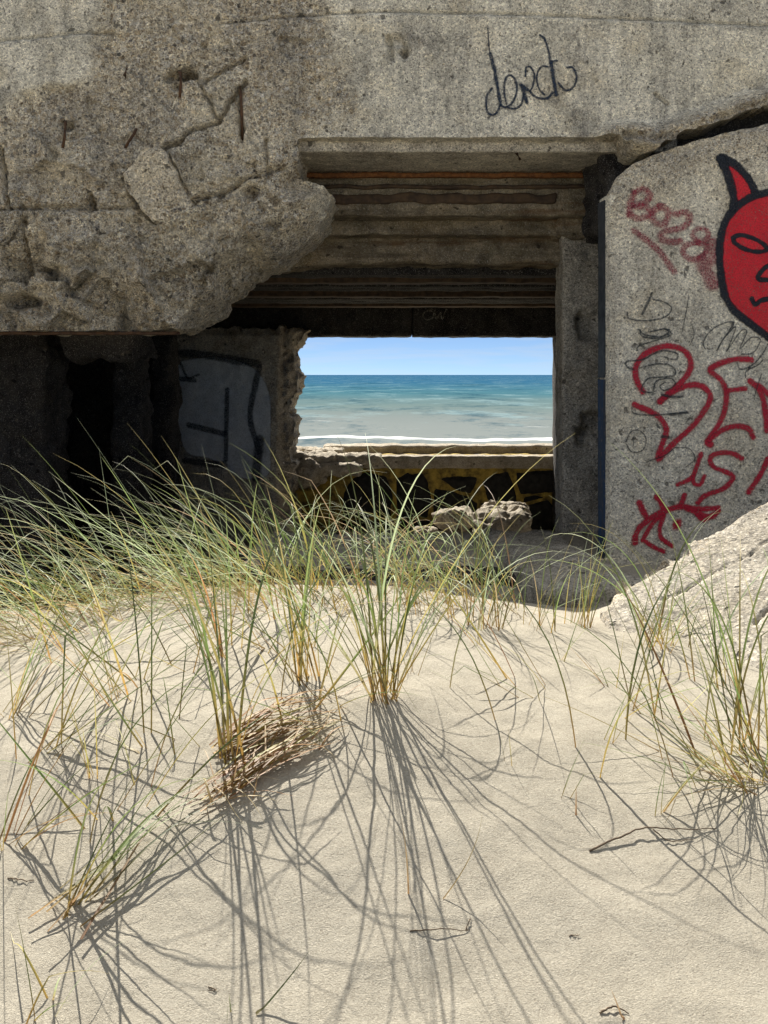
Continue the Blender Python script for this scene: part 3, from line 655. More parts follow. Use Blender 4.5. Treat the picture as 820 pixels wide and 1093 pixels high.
rough_plate('painted_wall', pxs(iw_px, YI), ((0, YI, 0), (1, 0, 0), (0, 0, 1), (0, 1, 0)),
            lambda u, v, e: .03 * fbm(np.c_[u, v, 0*u], 3, 4, .6, 2) + sstep(at(296,0,YI).x, at(303,0,YI).x, u + .05 * fbm(np.c_[u, v, 0*u], 3, 3, .6, 7)) * (.16 + .14 * fbm(np.c_[u, v, 0*u], 5, 4, .6, 9)) + .1 * (1 - sstep(0, .12, e)),
            1.25, .02, M['pillar'], bunker, ragged=.10, sides=6, side_amp=.12, seed=2, attr=lambda u, v, e: sstep(at(290,0,YI).x, at(303,0,YI).x, u))

# --- seaward parapet: dark stones with ochre joints, ledge, outer wall
YP = 17.6
rough_box('parapet', (-2.2, YP, -2.6), (3.2, 18.32, zpx(487.5, YP)), .06, M['ochre'], bunker, amp=.03, freq=5, rnd=.03, seed=51)
rough_box('parapet_capping', (-.35, YP - .05, zpx(500, YP)), (3.1, YP + .3, zpx(486.6, YP)), .04, M['rubble'], bunker, amp=.02, freq=6, rnd=.02, seed=52)
rough_box('outer_wall', (-1.0, 18.3, -2.6), (3.4, 18.85, zpx(475.5, 18.3)), .06, M['rubble'], bunker, amp=.03, freq=4, rnd=.03, seed=53)
rough_box('outer_wall_stub', (-2.3, 18.28, -2.6), (-.98, 18.9, zpx(479.5, 18.3)), .05, M['rubble'], bunker, amp=.10, freq=3, rnd=.08, seed=54)
for k, (x, y, w, h, d, Y) in enumerate(((335, 492, 46, 15, .5, 17.5), (372, 491, 40, 11, .4, 17.55), (352, 500, 60, 12, .4, 17.35), (330, 505, 30, 26, .4, 17.3), (392, 490, 26, 9, .4, 17.6), (345, 484, 40, 9, .4, 18.0))):
    c = at(x, y, Y); s_ = Y / F
    boulder('broken_sill', (c.x, Y, c.z), (w * s_, d, h * s_), M['rubble'], bunker, seed=60 + k, res=.03, amp=.3)
stones = [[(168, 262), (172, 195), (200, 152), (240, 137), (288, 152), (306, 200), (300, 262)], [(316, 158), (345, 140), (385, 140), (402, 165), (412, 215), (400, 262), (318, 262)],
          [(436, 156), (472, 149), (538, 152), (530, 178), (520, 196), (478, 186)], [(552, 166), (585, 142), (620, 138), (634, 170), (646, 210), (648, 246), (600, 240), (566, 212)], [(644, 140), (700, 134), (752, 134), (752, 194), (690, 196), (656, 198), (646, 170)],
          [(660, 232), (690, 224), (728, 214), (752, 236), (752, 330), (655, 330), (656, 262)], [(420, 182), (470, 192), (516, 206), (536, 222), (540, 275), (470, 282), (418, 262)], [(548, 222), (600, 250), (648, 258), (646, 330), (560, 330), (548, 280)],
          [(660, 206), (700, 203), (724, 205), (690, 216), (660, 222)], [(320, 270), (410, 270), (470, 290), (545, 290), (550, 335), (320, 335)], [(168, 270), (310, 270), (312, 335), (165, 335)]]
for k, st in enumerate(stones):
    pts = pxs([(300 + x / 2.5625, 450 + y / 2.5625) for x, y in st], YP)
    rough_plate('stone', pts, ((0, YP - .05, 0), (1, 0, 0), (0, 0, 1), (0, 1, 0)), lambda u, v, e, k=k: .018 * fbm(np.c_[u, v, 0*u + k], 4, 4, .6, k) + .045 * (1 - sstep(0, .07, e)), .12, .022, M['black_stone'], bunker, ragged=.02, seed=k)

# ------------------------------------------------------------------ graffiti (thin paint films that follow the wall)
def smooth_path(pts, n=8):
    P = [np.array(p, float) for p in pts]
    if len(P) < 3: return [P[0] + (P[-1] - P[0]) * i / 12 for i in range(13)]
    out = []; E = [2 * P[0] - P[1]] + P + [2 * P[-1] - P[-2]]
    for i in range(1, len(E) - 2):
        for k in range(n):
            t = k / n; a, b, c, d = E[i-1:i+3]
            out.append(.5 * ((2*b) + (c - a)*t + (2*a - 5*b + 4*c - d)*t*t + (3*b - a - 3*c + d)*t**3))
    return out + [P[-1]]
def strokes(name, lines, Y, surf, mat, lift=.004, label=None):
    """lines: (points in px, width in px). Ribbons with round ends, lying just off the wall."""
    V, Q, E, off = [], [], [], 0
    for pts, w in lines:
        path = np.array(smooth_path(pts)); h0 = w / 2 * 1.3; h = h0
        t0 = path[1] - path[0]; t1 = path[-1] - path[-2]
        path = np.vstack([path[0] - t0 / (np.linalg.norm(t0) + 1e-9) * h * .8, path, path[-1] + t1 / (np.linalg.norm(t1) + 1e-9) * h * .8])
        tan = np.gradient(path, axis=0); tan /= np.linalg.norm(tan, axis=1)[:, None] + 1e-9; nor = np.c_[-tan[:, 1], tan[:, 0]]
        q3_ = np.c_[path / 9.0, np.full(len(path), len(V) * .01)]; hv = h0 * (1 + .28 * fbm(q3_, 1, 3, .6, 3)); path = path + .35 * np.c_[fbm(q3_, 1.5, 2, .5, 5), fbm(q3_, 1.5, 2, .5, 8)]
        m = len(path); endf = np.zeros(m); endf[0] = endf[-1] = 1
        cols = (-1.15, -.7, -.3, .3, .7, 1.15)
        for i in range(m):
            for c in cols:
                V.append(path[i] + nor[i] * c * hv[i] * (.55 if endf[i] else 1)); E.append(min(1, max(abs(c) / 1.15, endf[i])))
        nc = len(cols)
        for i in range(m - 1):
            for c in range(nc - 1): Q.append((off + i*nc + c, off + (i+1)*nc + c, off + (i+1)*nc + c + 1, off + i*nc + c + 1))
        off += m * nc
    V = np.array(V); u = (V[:, 0] - 410) / F * Y; v = (400 - V[:, 1]) / F * Y
    y = surf(u, v) - lift + np.arange(len(u)) * 1e-8
    o = link(name, mesh_np(name, np.c_[u, y, v], Q, attrs={'edge': E}), mat, bunker)
    if label: o['label'] = label
    return o
def filled(name, poly, Y, surf, mat, lift=.003, step=2.0, label=None):
    P = np.array(smooth_path(list(poly) + [poly[0]], 4)); us = np.arange(P[:, 0].min(), P[:, 0].max(), step); vs = np.arange(P[:, 1].min(), P[:, 1].max(), step)
    cu, cv = np.meshgrid(us + step / 2, vs + step / 2, indexing='ij'); keep = in_poly(cu, cv, [tuple(p) for p in P])
    idx = np.arange((len(us) + 1) * (len(vs) + 1)).reshape(len(us) + 1, len(vs) + 1)
    q = np.stack([idx[:-1, :-1][keep], idx[1:, :-1][keep], idx[1:, 1:][keep], idx[:-1, 1:][keep]], -1)
    used = np.unique(q); rm = np.full(idx.size, -1); rm[used] = np.arange(len(used)); q = rm[q]
    X = us[0] + (used // (len(vs) + 1)) * step; Z = vs[0] + (used % (len(vs) + 1)) * step
    dist = seg_dist(X, Z, [(tuple(P[i]), tuple(P[i+1])) for i in range(len(P) - 1)])[0]
    u = (X - 410) / F * Y; v = (400 - Z) / F * Y
    o = link(name, mesh_np(name, np.c_[u, surf(u, v) - lift, v], q, attrs={'edge': 1 - sstep(0, step * 3, dist)}), mat, bunker)
    if label: o['label'] = label
    return o
wsegs = [(wing[i], wing[(i + 1) % len(wing)]) for i in range(len(wing))]
def wing_surf(u, v): return YW + wing_depth(u, v, seg_dist(u, v, wsegs)[0])
def cv5(pts): return [(580 + x / 3.417, 120 + y / 3.417) for x, y in pts]
def cv6(pts): return [(580 + x / 3.417, 340 + y / 3.417) for x, y in pts]
def cv7(pts): return [(500 + x / 6.308, 30 + y / 6.308) for x, y in pts]
# devil head (left half in view, right half mirrored about its middle line)
MX = 842
headL = [(MX, 202), (822, 205), (806, 209), (794, 215), (782, 225), (773, 239), (769, 256), (768, 275), (770, 297), (774, 316), (783, 331), (795, 341), (808, 351), (824, 362), (MX, 366)]
mir = lambda pts: [(2 * MX - x, y) for x, y in pts]
head = headL + mir(headL)[1:-1][::-1]
hornL = [(769, 169), (775, 182), (780, 197), (783, 212), (782, 224), (806, 209), (803, 198), (794, 185), (782, 174)]
filled('graffiti_devil_head', head, YW, wing_surf, M['p_red'], .004, label='bright red painted horned head on the wing wall')
filled('graffiti_devil_horn', hornL, YW, wing_surf, M['p_red'], .0045); filled('graffiti_devil_horn', mir(hornL), YW, wing_surf, M['p_red'], .0045)
eye = [(782, 254), (790, 251), (803, 254), (815, 261), (818, 267), (808, 269), (795, 266), (785, 260), (782, 254)]
ol = [(headL + mir(headL)[::-1][1:], 7), (hornL[:5], 7.5), (hornL[5:] + [(770, 168)], 7.5), (mir(hornL[:5]), 7.5), (mir(hornL[5:] + [(770, 168)]), 7.5), (eye, 4.2), (mir(eye), 4.2),
      ([(821, 283), (814, 288), (809, 297), (820, 299), (832, 298)], 4.5), ([(802, 318), (806, 325), (812, 321), (822, 319), (MX, 321), (864, 319), (874, 322), (882, 318)], 4.5), ([(768, 168), (771, 172), (774, 178)], 9)]
strokes('graffiti_outline', [(p, w * .9) for p, w in ol], YW, wing_surf, M['p_black'], .007, 'thick black outline of the painted head')
# red lettering
red = [(cv6([(365, 270), (342, 230), (336, 180), (370, 130), (430, 104), (475, 102), (520, 124), (538, 170), (512, 222), (465, 265), (422, 305)]), 6.5),
       (cv6([(422, 305), (480, 262), (550, 241), (598, 262), (604, 305), (550, 385), (475, 455), (418, 512), (436, 450), (448, 400), (410, 350), (328, 312)]), 6.5),
       (cv6([(762, 150), (690, 150), (608, 184), (648, 225), (667, 280), (652, 360), (600, 445)]), 6), (cv6([(600, 447), (650, 408), (700, 392), (748, 402), (765, 436)]), 6), (cv6([(668, 263), (738, 254)]), 5.5),
       (cv6([(750, 225), (785, 258), (806, 320), (815, 412)]), 6.5), (cv6([(780, 240), (840, 300), (880, 400)]), 6), (cv6([(885, 405), (888, 300), (880, 190)]), 6),
       (cv6([(596, 449), (612, 461)]), 9), (cv6([(576, 490), (558, 540), (540, 580), (486, 607)]), 5), (cv6([(545, 572), (550, 602), (572, 604), (588, 572)]), 4.5),
       (cv6([(726, 512), (690, 492), (640, 490), (608, 508), (620, 540), (672, 562), (690, 582), (655, 620), (590, 645), (560, 675)]), 5.5), (cv6([(820, 508), (790, 570), (745, 636)]), 6), (cv6([(830, 500), (850, 580), (900, 610)]), 6),
       (cv6([(348, 668), (358, 690), (374, 722)]), 7), (cv6([(408, 648), (424, 664), (436, 692)]), 6), (cv6([(516, 640), (508, 660), (498, 684)]), 5.5),
       (cv6([(334, 822), (336, 790), (360, 752), (420, 712), (495, 686), (565, 694), (640, 690)]), 6.5), (cv6([(360, 810), (400, 745), (440, 712)]), 5), (cv6([(520, 690), (570, 712), (610, 722), (640, 700)]), 6.5), (cv6([(484, 748), (490, 752)]), 12),
       (cv6([(440, 720), (425, 760), (430, 800), (470, 830)]), 5), (cv6([(370, 812), (400, 832), (440, 850)]), 5), (cv6([(560, 715), (580, 730), (600, 728)]), 6)]
strokes('graffiti_lettering', [(p, w * .84) for p, w in red], YW, wing_surf, M['p_redline'], .009, 'crimson sprayed words and eye low on the wing wall')
fad = [([(677, 206), (673, 218), (671, 230)], 6), ([(677, 205), (686, 202), (694, 208), (688, 216), (676, 219)], 6), ([(678, 221), (690, 221), (694, 229), (682, 233), (671, 229)], 6),
       ([(704, 219), (713, 226), (710, 238), (700, 238), (696, 229), (704, 219)], 6.5), ([(720, 229), (732, 227), (736, 235), (728, 243), (708, 248), (706, 255), (716, 258), (727, 257)], 6.5),
       ([(744, 257), (739, 250), (746, 244), (755, 247), (754, 255), (744, 259)], 5), ([(744, 259), (732, 262), (729, 270), (738, 277), (751, 273), (754, 263), (744, 259)], 5.5), ([(748, 276), (754, 290), (762, 305)], 13), ([(758, 258), (764, 266), (760, 280)], 11),
       ([(676, 246), (690, 256), (706, 271), (720, 291)], 6)]
strokes('graffiti_lettering', fad, YW, wing_surf, M['p_faded'], .0055, 'faded crimson tag beside the painted head')
pen = [(cv5([(396, 658), (360, 738)]), 3.5), (cv5([(398, 682), (440, 692), (466, 716), (440, 748), (370, 760), (312, 752), (306, 730)]), 2.2), (cv5([(346, 790), (372, 812), (430, 818), (464, 800), (440, 790), (390, 800)]), 2.6), (cv5([(530, 672), (516, 745), (505, 800)]), 1.4),
       (cv6([(352, 42), (362, 66), (420, 70), (460, 48)]), 2.4), (cv6([(340, 118), (352, 98), (430, 74), (468, 56), (440, 38)]), 2.2), (cv6([(330, 186), (304, 176), (306, 156), (360, 150), (430, 118), (486, 128), (480, 150), (440, 140)]), 2.4), (cv6([(350, 180), (420, 165), (470, 175), (478, 205), (430, 214), (380, 220), (358, 262), (400, 272)]), 2.4),
       (cv6([(400, 262), (412, 228), (460, 218), (480, 240), (440, 262), (424, 246), (446, 232)]), 2.2), (cv6([(430, 276), (470, 286), (508, 284)]), 4), (cv6([(322, 322), (330, 345), (400, 352), (526, 342)]), 2.2), (cv6([(460, 350), (526, 342)]), 4.2),
       (cv6([(300, 450), (318, 414), (350, 408), (374, 440), (360, 480), (322, 486), (300, 455)]), 1.8), (cv6([(330, 430), (326, 470)]), 1.6), (cv6([(430, 430), (468, 434)]), 4), (cv6([(480, 470), (530, 474), (552, 510), (520, 540)]), 1.5), (cv6([(380, 520), (440, 500), (480, 470)]), 1.4),
       (cv6([(590, 112), (582, 90), (604, 50), (650, 20), (694, 14), (672, 50), (640, 100), (632, 118), (660, 70), (700, 30), (676, 100), (668, 118), (720, 46), (740, 50), (716, 110), (756, 70), (790, 78), (764, 124), (720, 130)]), 1.8),
       (cv6([(706, 160), (716, 184), (752, 176), (790, 140), (820, 90)]), 2.2), (cv6([(800, 150), (780, 170), (740, 190), (736, 215)]), 2), (cv6([(795, 200), (772, 270), (768, 296)]), 1.4), (cv6([(540, 20), (548, 60), (532, 100)]), 1.2)]
strokes('graffiti_scribble', [(p, w * .68) for p, w in pen], YW, wing_surf, M['p_pen'], .0115, 'thin dark scribbled tags on the wing wall')
ink = [(cv7([(132, 0), (136, 90), (145, 170)]), 1.6), (cv7([(145, 170), (175, 280), (200, 420), (218, 520)]), 4.2), (cv7([(214, 520), (190, 572), (150, 585), (122, 545), (124, 460), (160, 405)]), 2.6),
       (cv7([(218, 522), (252, 535), (300, 498), (326, 420), (316, 350), (280, 320), (250, 345), (240, 430), (256, 512)]), 2.6), (cv7([(256, 532), (310, 545), (356, 514), (372, 440)]), 2.6), (cv7([(352, 378), (376, 440), (394, 505)]), 4.5), (cv7([(360, 390), (400, 420)]), 4.5),
       (cv7([(384, 330), (388, 270), (420, 266), (444, 320), (430, 400), (410, 428)]), 2.2), (cv7([(412, 428), (460, 468), (530, 474), (570, 432)]), 3), (cv7([(540, 262), (490, 262), (460, 330), (476, 410), (512, 452)]), 2.4), (cv7([(478, 48), (512, 76), (540, 160), (552, 240)]), 2.4), (cv7([(556, 228), (572, 340), (592, 455)]), 4.8), (cv7([(560, 225), (600, 222)]), 2.6),
       (cv7([(604, 370), (656, 420), (708, 396), (728, 330), (700, 268), (664, 268)]), 2.6)]
strokes('graffiti_tag', [(p, w * .78) for p, w in ink], YF, fac_surf, M['p_ink'], .007, 'dark blue handwritten tag on the lintel')
ow = [([(458, 331), (452, 335), (454, 341), (461, 340), (463, 334), (458, 331)], 1.6), ([(464, 331), (466, 341), (470, 334), (472, 341), (476, 330)], 1.6), ([(343, 324), (352, 325), (360, 322), (376, 324), (392, 321), (402, 323)], 1.2)]
strokes('graffiti_tag', ow, YB, lambda u, v: YB - .03 + 0*u, M['p_white'], .0, 'small chalky letters on the dark window beam')
cv3 = lambda pts: [(x / 2.485, 250 + y / 2.485) for x, y in pts]
isurf = lambda u, v: YI - .03 + .03 * fbm(np.c_[u, v, 0*u], 3, 4, .6, 2)
filled('graffiti_patch', cv3([(470, 335), (560, 322), (640, 335), (690, 365), (720, 430), (722, 560), (715, 640), (640, 650), (560, 600), (492, 580), (470, 500), (448, 440)]), YI, isurf, M['p_pale'], .01, label='pale grey blue painted patch on the inner wall')
strokes('graffiti_lines', [(cv3([(440, 322), (520, 318), (690, 345)]), 7), (cv3([(604, 410), (600, 600)]), 4), (cv3([(500, 505), (600, 530)]), 5), (cv3([(450, 380), (520, 388)]), 4), (cv3([(690, 350), (665, 480), (690, 580)]), 5), (cv3([(480, 340), (500, 380), (530, 372)]), 2), (cv3([(690, 540), (680, 650)]), 8), (cv3([(490, 600), (600, 612)]), 6)],
        YI, isurf, M['p_blue'], .02)

# ------------------------------------------------------------------ fallen slab and boulders
A_, B_, C_ = Vector((.90, 4.85, -.99)), Vector((1.88, 5.35, -.54)), Vector((1.54, 4.42, -.97))
Uv = (B_ - A_).normalized(); Nv = Uv.cross(C_ - A_).normalized()
if Nv.z > 0: Nv = -Nv
Vv = Uv.cross(Nv).normalized()
if Vv.dot(C_ - A_) > 0: Vv = -Vv
slab_poly = [(-.22, -.22), (-.05, -.03), (.2, .05), (.55, .02), (.9, .06), (1.3, .02), (2.3, .1), (2.6, -.9), (2.2, -1.25), (.3, -1.25), (-.1, -.8)]
fs = rough_plate('concrete_slab', slab_poly, (A_, Uv, Vv, Nv), lambda u, v, e: .012 * fbm(np.c_[u, v, 0*u], 3, 4, .55, 2) + .006 * fbm(np.c_[u, v, 0*u], 16, 4, .6, 5) + .10 * (1 - sstep(0, .10, e)) * (.6 + .8 * fbm(np.c_[u, v, 0*u], 6, 4, .6, 8))
                 + .03 * (1 - sstep(.003, .012, line_dist(u + .02 * fbm(np.c_[u, v, 0*u], 7, 3, .6, 1), v + .03 * fbm(np.c_[u, v, 0*u], 6, 3, .6, 4), [(.3, -.62), (.8, -.5), (1.6, -.52), (2.4, -.4)])))
                 + .02 * (1 - sstep(.002, .008, line_dist(u, v + .02 * fbm(np.c_[u, v, 0*u], 6, 3, .6, 4), [(.2, -.22), (.7, -.28), (1.4, -.2)]))), .34, .012, M['fallen'],
                 attr=lambda u, v, e: .15 + .75 * (1 - sstep(.03, .16, e)), ragged=.06, sides=5, side_amp=.05, seed=4)
props(fs, 'broken pale concrete slab lying tilted in the sand below the graffiti', 'slab')
def rock(px, py, Y, w, h, d, seed, label):
    s_ = Y / F; c = at(px, py, Y)
    o = boulder('boulder', (c.x, Y, c.z), (w * s_, d, h * s_), M['rubble'], None, seed=seed, res=.022, amp=.34); return props(o, label, 'rock', 'rubble rocks inside the bunker')
rock(534, 562, 15.8, 50, 38, .7, 79, 'large sunlit rubble rock on the bunker floor below the black stones')
rock(484, 553, 16.3, 34, 17, .4, 78, 'low sunlit rubble rock left of the large one inside the bunker')
rock(455, 572, 16.0, 22, 14, .3, 73, 'small rubble rock half hidden by grass at the parapet foot')
rock(519, 584, 15.6, 20, 14, .3, 74, 'fist sized rubble piece lying before the large rock')

# ------------------------------------------------------------------ marram grass
def blade_geo(base, az, lean, length, bend, width, rnd, kink=None, seg=11, droop=1.6, twist=0.0):
    """A folded, tapering leaf that leaves the sand at angle `lean` from upright towards azimuth az and arches over by `bend`."""
    V, A = [], []; p = np.array(base, float); p[2] -= .02
    waz = az + math.pi / 2 + twist; side0 = np.array([math.cos(waz), math.sin(waz), 0.0]); st = length / seg
    a_ = az
    for i in range(seg + 1):
        t = i / seg; ang = lean + bend * t ** droop
        if kink and t > kink[0]: ang += kink[1]; a_ = az + kink[2]
        h = np.array([math.cos(a_), math.sin(a_), 0.0]); dr = h * math.sin(ang) + np.array([0, 0, math.cos(ang)])
        nrm = np.cross(dr, side0); nrm /= np.linalg.norm(nrm) + 1e-9; sd_ = np.cross(nrm, dr); sd_ /= np.linalg.norm(sd_) + 1e-9
        w = width * .5 * (1 - .93 * t ** 2.2) * (.75 + .25 * min(1, t * 6))
        V += [p - sd_ * w + nrm * w * .7, p, p + sd_ * w + nrm * w * .7]; A += [t] * 3
        p = p + dr * st
    return V, A
def keep_above(V):
    V = np.array(V); z = ground(V[:, 0], V[:, 1]) + .004; n = len(V) // 3
    t = np.repeat(np.arange(n), 3) >= 2
    V[t, 2] = np.maximum(V[t, 2], z[t]); return V
def blade_faces(n, off=0):
    Q = []
    for i in range(n):
        a = off + i * 3; Q += [(a, a + 1, a + 4, a + 3), (a + 1, a + 2, a + 5, a + 4)]
    return Q
def add_blade(parent, mat, name='blade', **k):
    if mat in (M['g_brown'], M['g_straw']): name = 'dry_leaf'
    V, A = blade_geo(**k); V = keep_above(V); n = len(V) // 3 - 1
    return link(name, mesh_np(name, V, blade_faces(n), attrs={'along': A, 'vary': np.zeros(len(V))}), mat, parent)
rnd = random.Random(11)
def pick(mix): 
    r = rnd.random() * sum(w for _, w in mix)
    for m, w in mix:
        r -= w
        if r <= 0: return M[m]
    return M[mix[-1][0]]
G_ = [('g_green', 5), ('g_pale', 2), ('g_yellow', 2), ('g_straw', 1), ('g_dark', 2)]
def tuft(px, py, n, ln, label, lean=(.05, .5), az=None, spread=math.pi, bend=(.1, 1.2), width=(.0045, .0085), r=.05, mix=G_, group=None, kinkp=.12, base=None, name='grass_tuft', ry=None):
    b = base or ground_hit(px, py); root = props(empty(name, b), label, 'grass', group)
    for _ in range(n):
        q, rr = rnd.uniform(0, 2 * math.pi), r * math.sqrt(rnd.random())
        x, y = b.x + rr * math.cos(q), b.y + (ry / r if ry else .8) * rr * math.sin(q)
        a = rnd.uniform(0, 2 * math.pi) if az is None else rnd.gauss(az, spread)
        L = rnd.uniform(*ln)
        kk = (rnd.uniform(.35, .8), rnd.uniform(.5, 1.3), rnd.uniform(-.6, .6)) if rnd.random() < kinkp else None
        add_blade(root, pick(mix), base=(x, y, gz(x, y)), az=a, lean=rnd.uniform(*lean), length=L, bend=rnd.uniform(*bend), width=rnd.uniform(*width) * min(1, .3 + L), rnd=rnd, kink=kk, droop=rnd.uniform(1.2, 2.2), twist=rnd.uniform(-1, 1))
    return root
LEFT, RIGHT, BACK, FRONT = math.pi, 0.0, math.pi / 2, -math.pi / 2
# the dense belt along the crest at the left: nobody could count it
def belt(name, label, n, xr, yr, ln, az, spread, lean, bend, mixes, dens=None, hfac=None):
    V, Q, A, W, Mi, off = [], [], [], [], [], 0
    for _ in range(n):
        x = rnd.uniform(*xr) if dens is None else dens(); y = rnd.uniform(*yr(x))
        L = rnd.uniform(*ln) * (hfac(x) if hfac else 1); kk = (rnd.uniform(.4, .8), rnd.uniform(.3, 1.1), rnd.uniform(-.5, .5)) if rnd.random() < .1 else None
        v, a = blade_geo((x, y, gz(x, y)), rnd.gauss(az, spread), rnd.uniform(*lean), L, rnd.uniform(*bend), rnd.uniform(.003, .0065), rnd, kk, 9, rnd.uniform(1.1, 2.2), rnd.uniform(-1.2, 1.2))
        k = len(v) // 3 - 1; f = blade_faces(k, off); V += v; A += a; W += [rnd.random()] * len(v); Q += f; off += len(v)
        mi = rnd.choices(range(len(mixes)), [w for _, w in mixes])[0]; Mi += [mi] * len(f)
    V = keep_above(V)
    me = mesh_np(name, V, Q, attrs={'along': A, 'vary': W})
    o = link(name, me, None)
    for m, _ in mixes: me.materials.append(M[m])
    me.polygons.foreach_set('material_index', np.array(Mi, np.int32)); me.update()
    return props(o, label, kind='stuff')
def crest_y(x): return (4.25 + .1 * math.sin(x * 3), 5.25)
belt('dune_grass', 'dense belt of wind bent marram grass along the dune crest', 1000, (-2.9, -.45), lambda x: (4.2 + .12 * math.sin(x * 5) + (.25 if x > -1.0 else 0), 5.2), (.3, 1.0), LEFT, .8, (.5, 1.4), (.0, 1.3),
     [('g_green', 5), ('g_pale', 9), ('g_yellow', 3), ('g_straw', 2)], hfac=lambda x: 1.0 if x > -1.9 else .85)
belt('dune_grass', 'thin belt of pale marram grass behind the crest left of the boulders', 200, (-.5, .62), lambda x: (4.6, 5.3), (.3, .85), LEFT, 1.4, (.2, 1.0), (.5, 2.0),
     [('g_green', 4), ('g_pale', 6), ('g_yellow', 3), ('g_straw', 3)])
# crest tufts one can pick out
tuft(300, 655, 18, (.45, .8), 'tall pale tuft on the crest before the painted inner wall', az=LEFT, spread=.9, lean=(.2, .8), bend=(.4, 1.5), r=.14)
tuft(350, 650, 18, (.45, .8), 'arching pale tuft on the crest below the left window edge', az=LEFT, spread=1.3, lean=(.15, .8), bend=(.4, 1.7), r=.14)
tuft(455, 655, 20, (.45, .8), 'tall arching tuft on the crest below the window', az=LEFT, spread=1.5, lean=(.1, .7), bend=(.5, 1.8), r=.14)
tuft(515, 668, 26, (.35, .62), 'loose curling tuft on the crest beneath the large rock', az=RIGHT, spread=1.4, lean=(.05, .5), bend=(.4, 1.6), r=.08)
tuft(575, 670, 12, (.3, .55), 'sparse thin tuft on the crest before the dark pillar foot', az=RIGHT, spread=1.2, lean=(.1, .6), bend=(.2, 1.2), r=.07)
tuft(618, 668, 20, (.28, .52), 'upright sparse tuft between pillar and fallen slab', az=RIGHT, spread=.9, lean=(.02, .45), bend=(.0, .5), r=.07, mix=[('g_green', 4), ('g_yellow', 4), ('g_pale', 2)])
tuft(0, 0, 70, (.18, .34), 'low bushy green tuft at the foot of the wing wall', base=Vector((1.45, 7.3, gz(1.45, 7.3))), lean=(.1, .8), bend=(.2, 1.2), r=.13, mix=[('g_green', 4), ('g_dark', 2)])
# foreground tufts
TF = {}
TF['central'] = tuft(412, 745, 20, (.45, .86), 'central upright tuft with orange stems on the open sand', az=LEFT, spread=1.9, lean=(.02, .55), bend=(.0, 1.0), r=.04, mix=[('g_yellow', 4), ('g_green', 6), ('g_pale', 1), ('g_dark', 2)], width=(.0045, .008))
TF['thinl'] = tuft(330, 725, 12, (.35, .75), 'thin spreading tuft left of the central tuft', az=LEFT, spread=1.0, lean=(.1, .7), bend=(.1, .8), r=.06)
tuft(230, 705, 14, (.3, .62), 'short brownish tuft at the belt edge with bent leaves', az=LEFT, spread=1.2, lean=(.1, .8), bend=(.1, .9), r=.06, mix=[('g_brown', 3), ('g_green', 4), ('g_yellow', 2)])
TF['few'] = tuft(248, 815, 6, (.5, .8), 'few tall dark green leaves rising through the straw bundle', az=LEFT, spread=.8, lean=(.0, .35), bend=(.0, .4), r=.03, mix=[('g_dark', 5), ('g_green', 3)], width=(.007, .011), kinkp=.05)
tuft(130, 745, 14, (.35, .7), 'wispy tuft on bare sand left of the straw bundle', az=LEFT, spread=1.1, lean=(.2, .9), bend=(.1, .8), r=.08, mix=G_ + [('g_dark', 2)])
tuft(20, 760, 12, (.4, .7), 'wispy tuft at the left border of the sand', az=RIGHT, spread=1.3, lean=(.2, .9), bend=(.1, .8), r=.08)
tuft(12, 900, 12, (.3, .6), 'dark low tuft at the left border below the wispy one', az=RIGHT, spread=1.0, lean=(.2, 1.0), bend=(.1, .9), r=.05, mix=[('g_dark', 4), ('g_green', 3), ('g_brown', 2)])
TF['slant'] = tuft(64, 985, 5, (.35, .7), 'slanting green tuft in the lower left corner leaning to the straw', az=.7, spread=.45, lean=(.4, 1.15), bend=(-.1, .5), r=.05, mix=[('g_dark', 3), ('g_green', 4), ('g_straw', 2), ('g_yellow', 1)])
tuft(40, 1080, 6, (.2, .4), 'sparse tuft at the bottom left border', az=RIGHT, spread=1.2, lean=(.1, .9), bend=(.1, .9), r=.06)
TF['wr'] = tuft(700, 690, 22, (.2, .5), 'wispy tuft before the fallen slab', az=RIGHT, spread=1.5, lean=(.2, 1.1), bend=(.0, .8), r=.13, mix=[('g_dark', 2), ('g_green', 4), ('g_pale', 2), ('g_yellow', 2)])
tuft(760, 730, 12, (.3, .6), 'tall dark leaves standing before the right end of the slab', az=LEFT, spread=.9, lean=(.02, .5), bend=(.0, .6), r=.10, mix=[('g_dark', 4), ('g_green', 4)])
TF['thick'] = tuft(822, 835, 60, (.2, .5), 'thick yellow green tuft at the right border', az=LEFT, spread=.9, lean=(.5, 1.4), bend=(.0, .7), r=.12, mix=[('g_green', 4), ('g_yellow', 5), ('g_dark', 3), ('g_straw', 1)])
TF['tallr'] = tuft(790, 800, 9, (.4, .7), 'tall leaves rising behind the thick right border tuft', az=LEFT, spread=1.1, lean=(.05, .45), bend=(.0, .5), r=.06, mix=[('g_dark', 4), ('g_green', 4)])
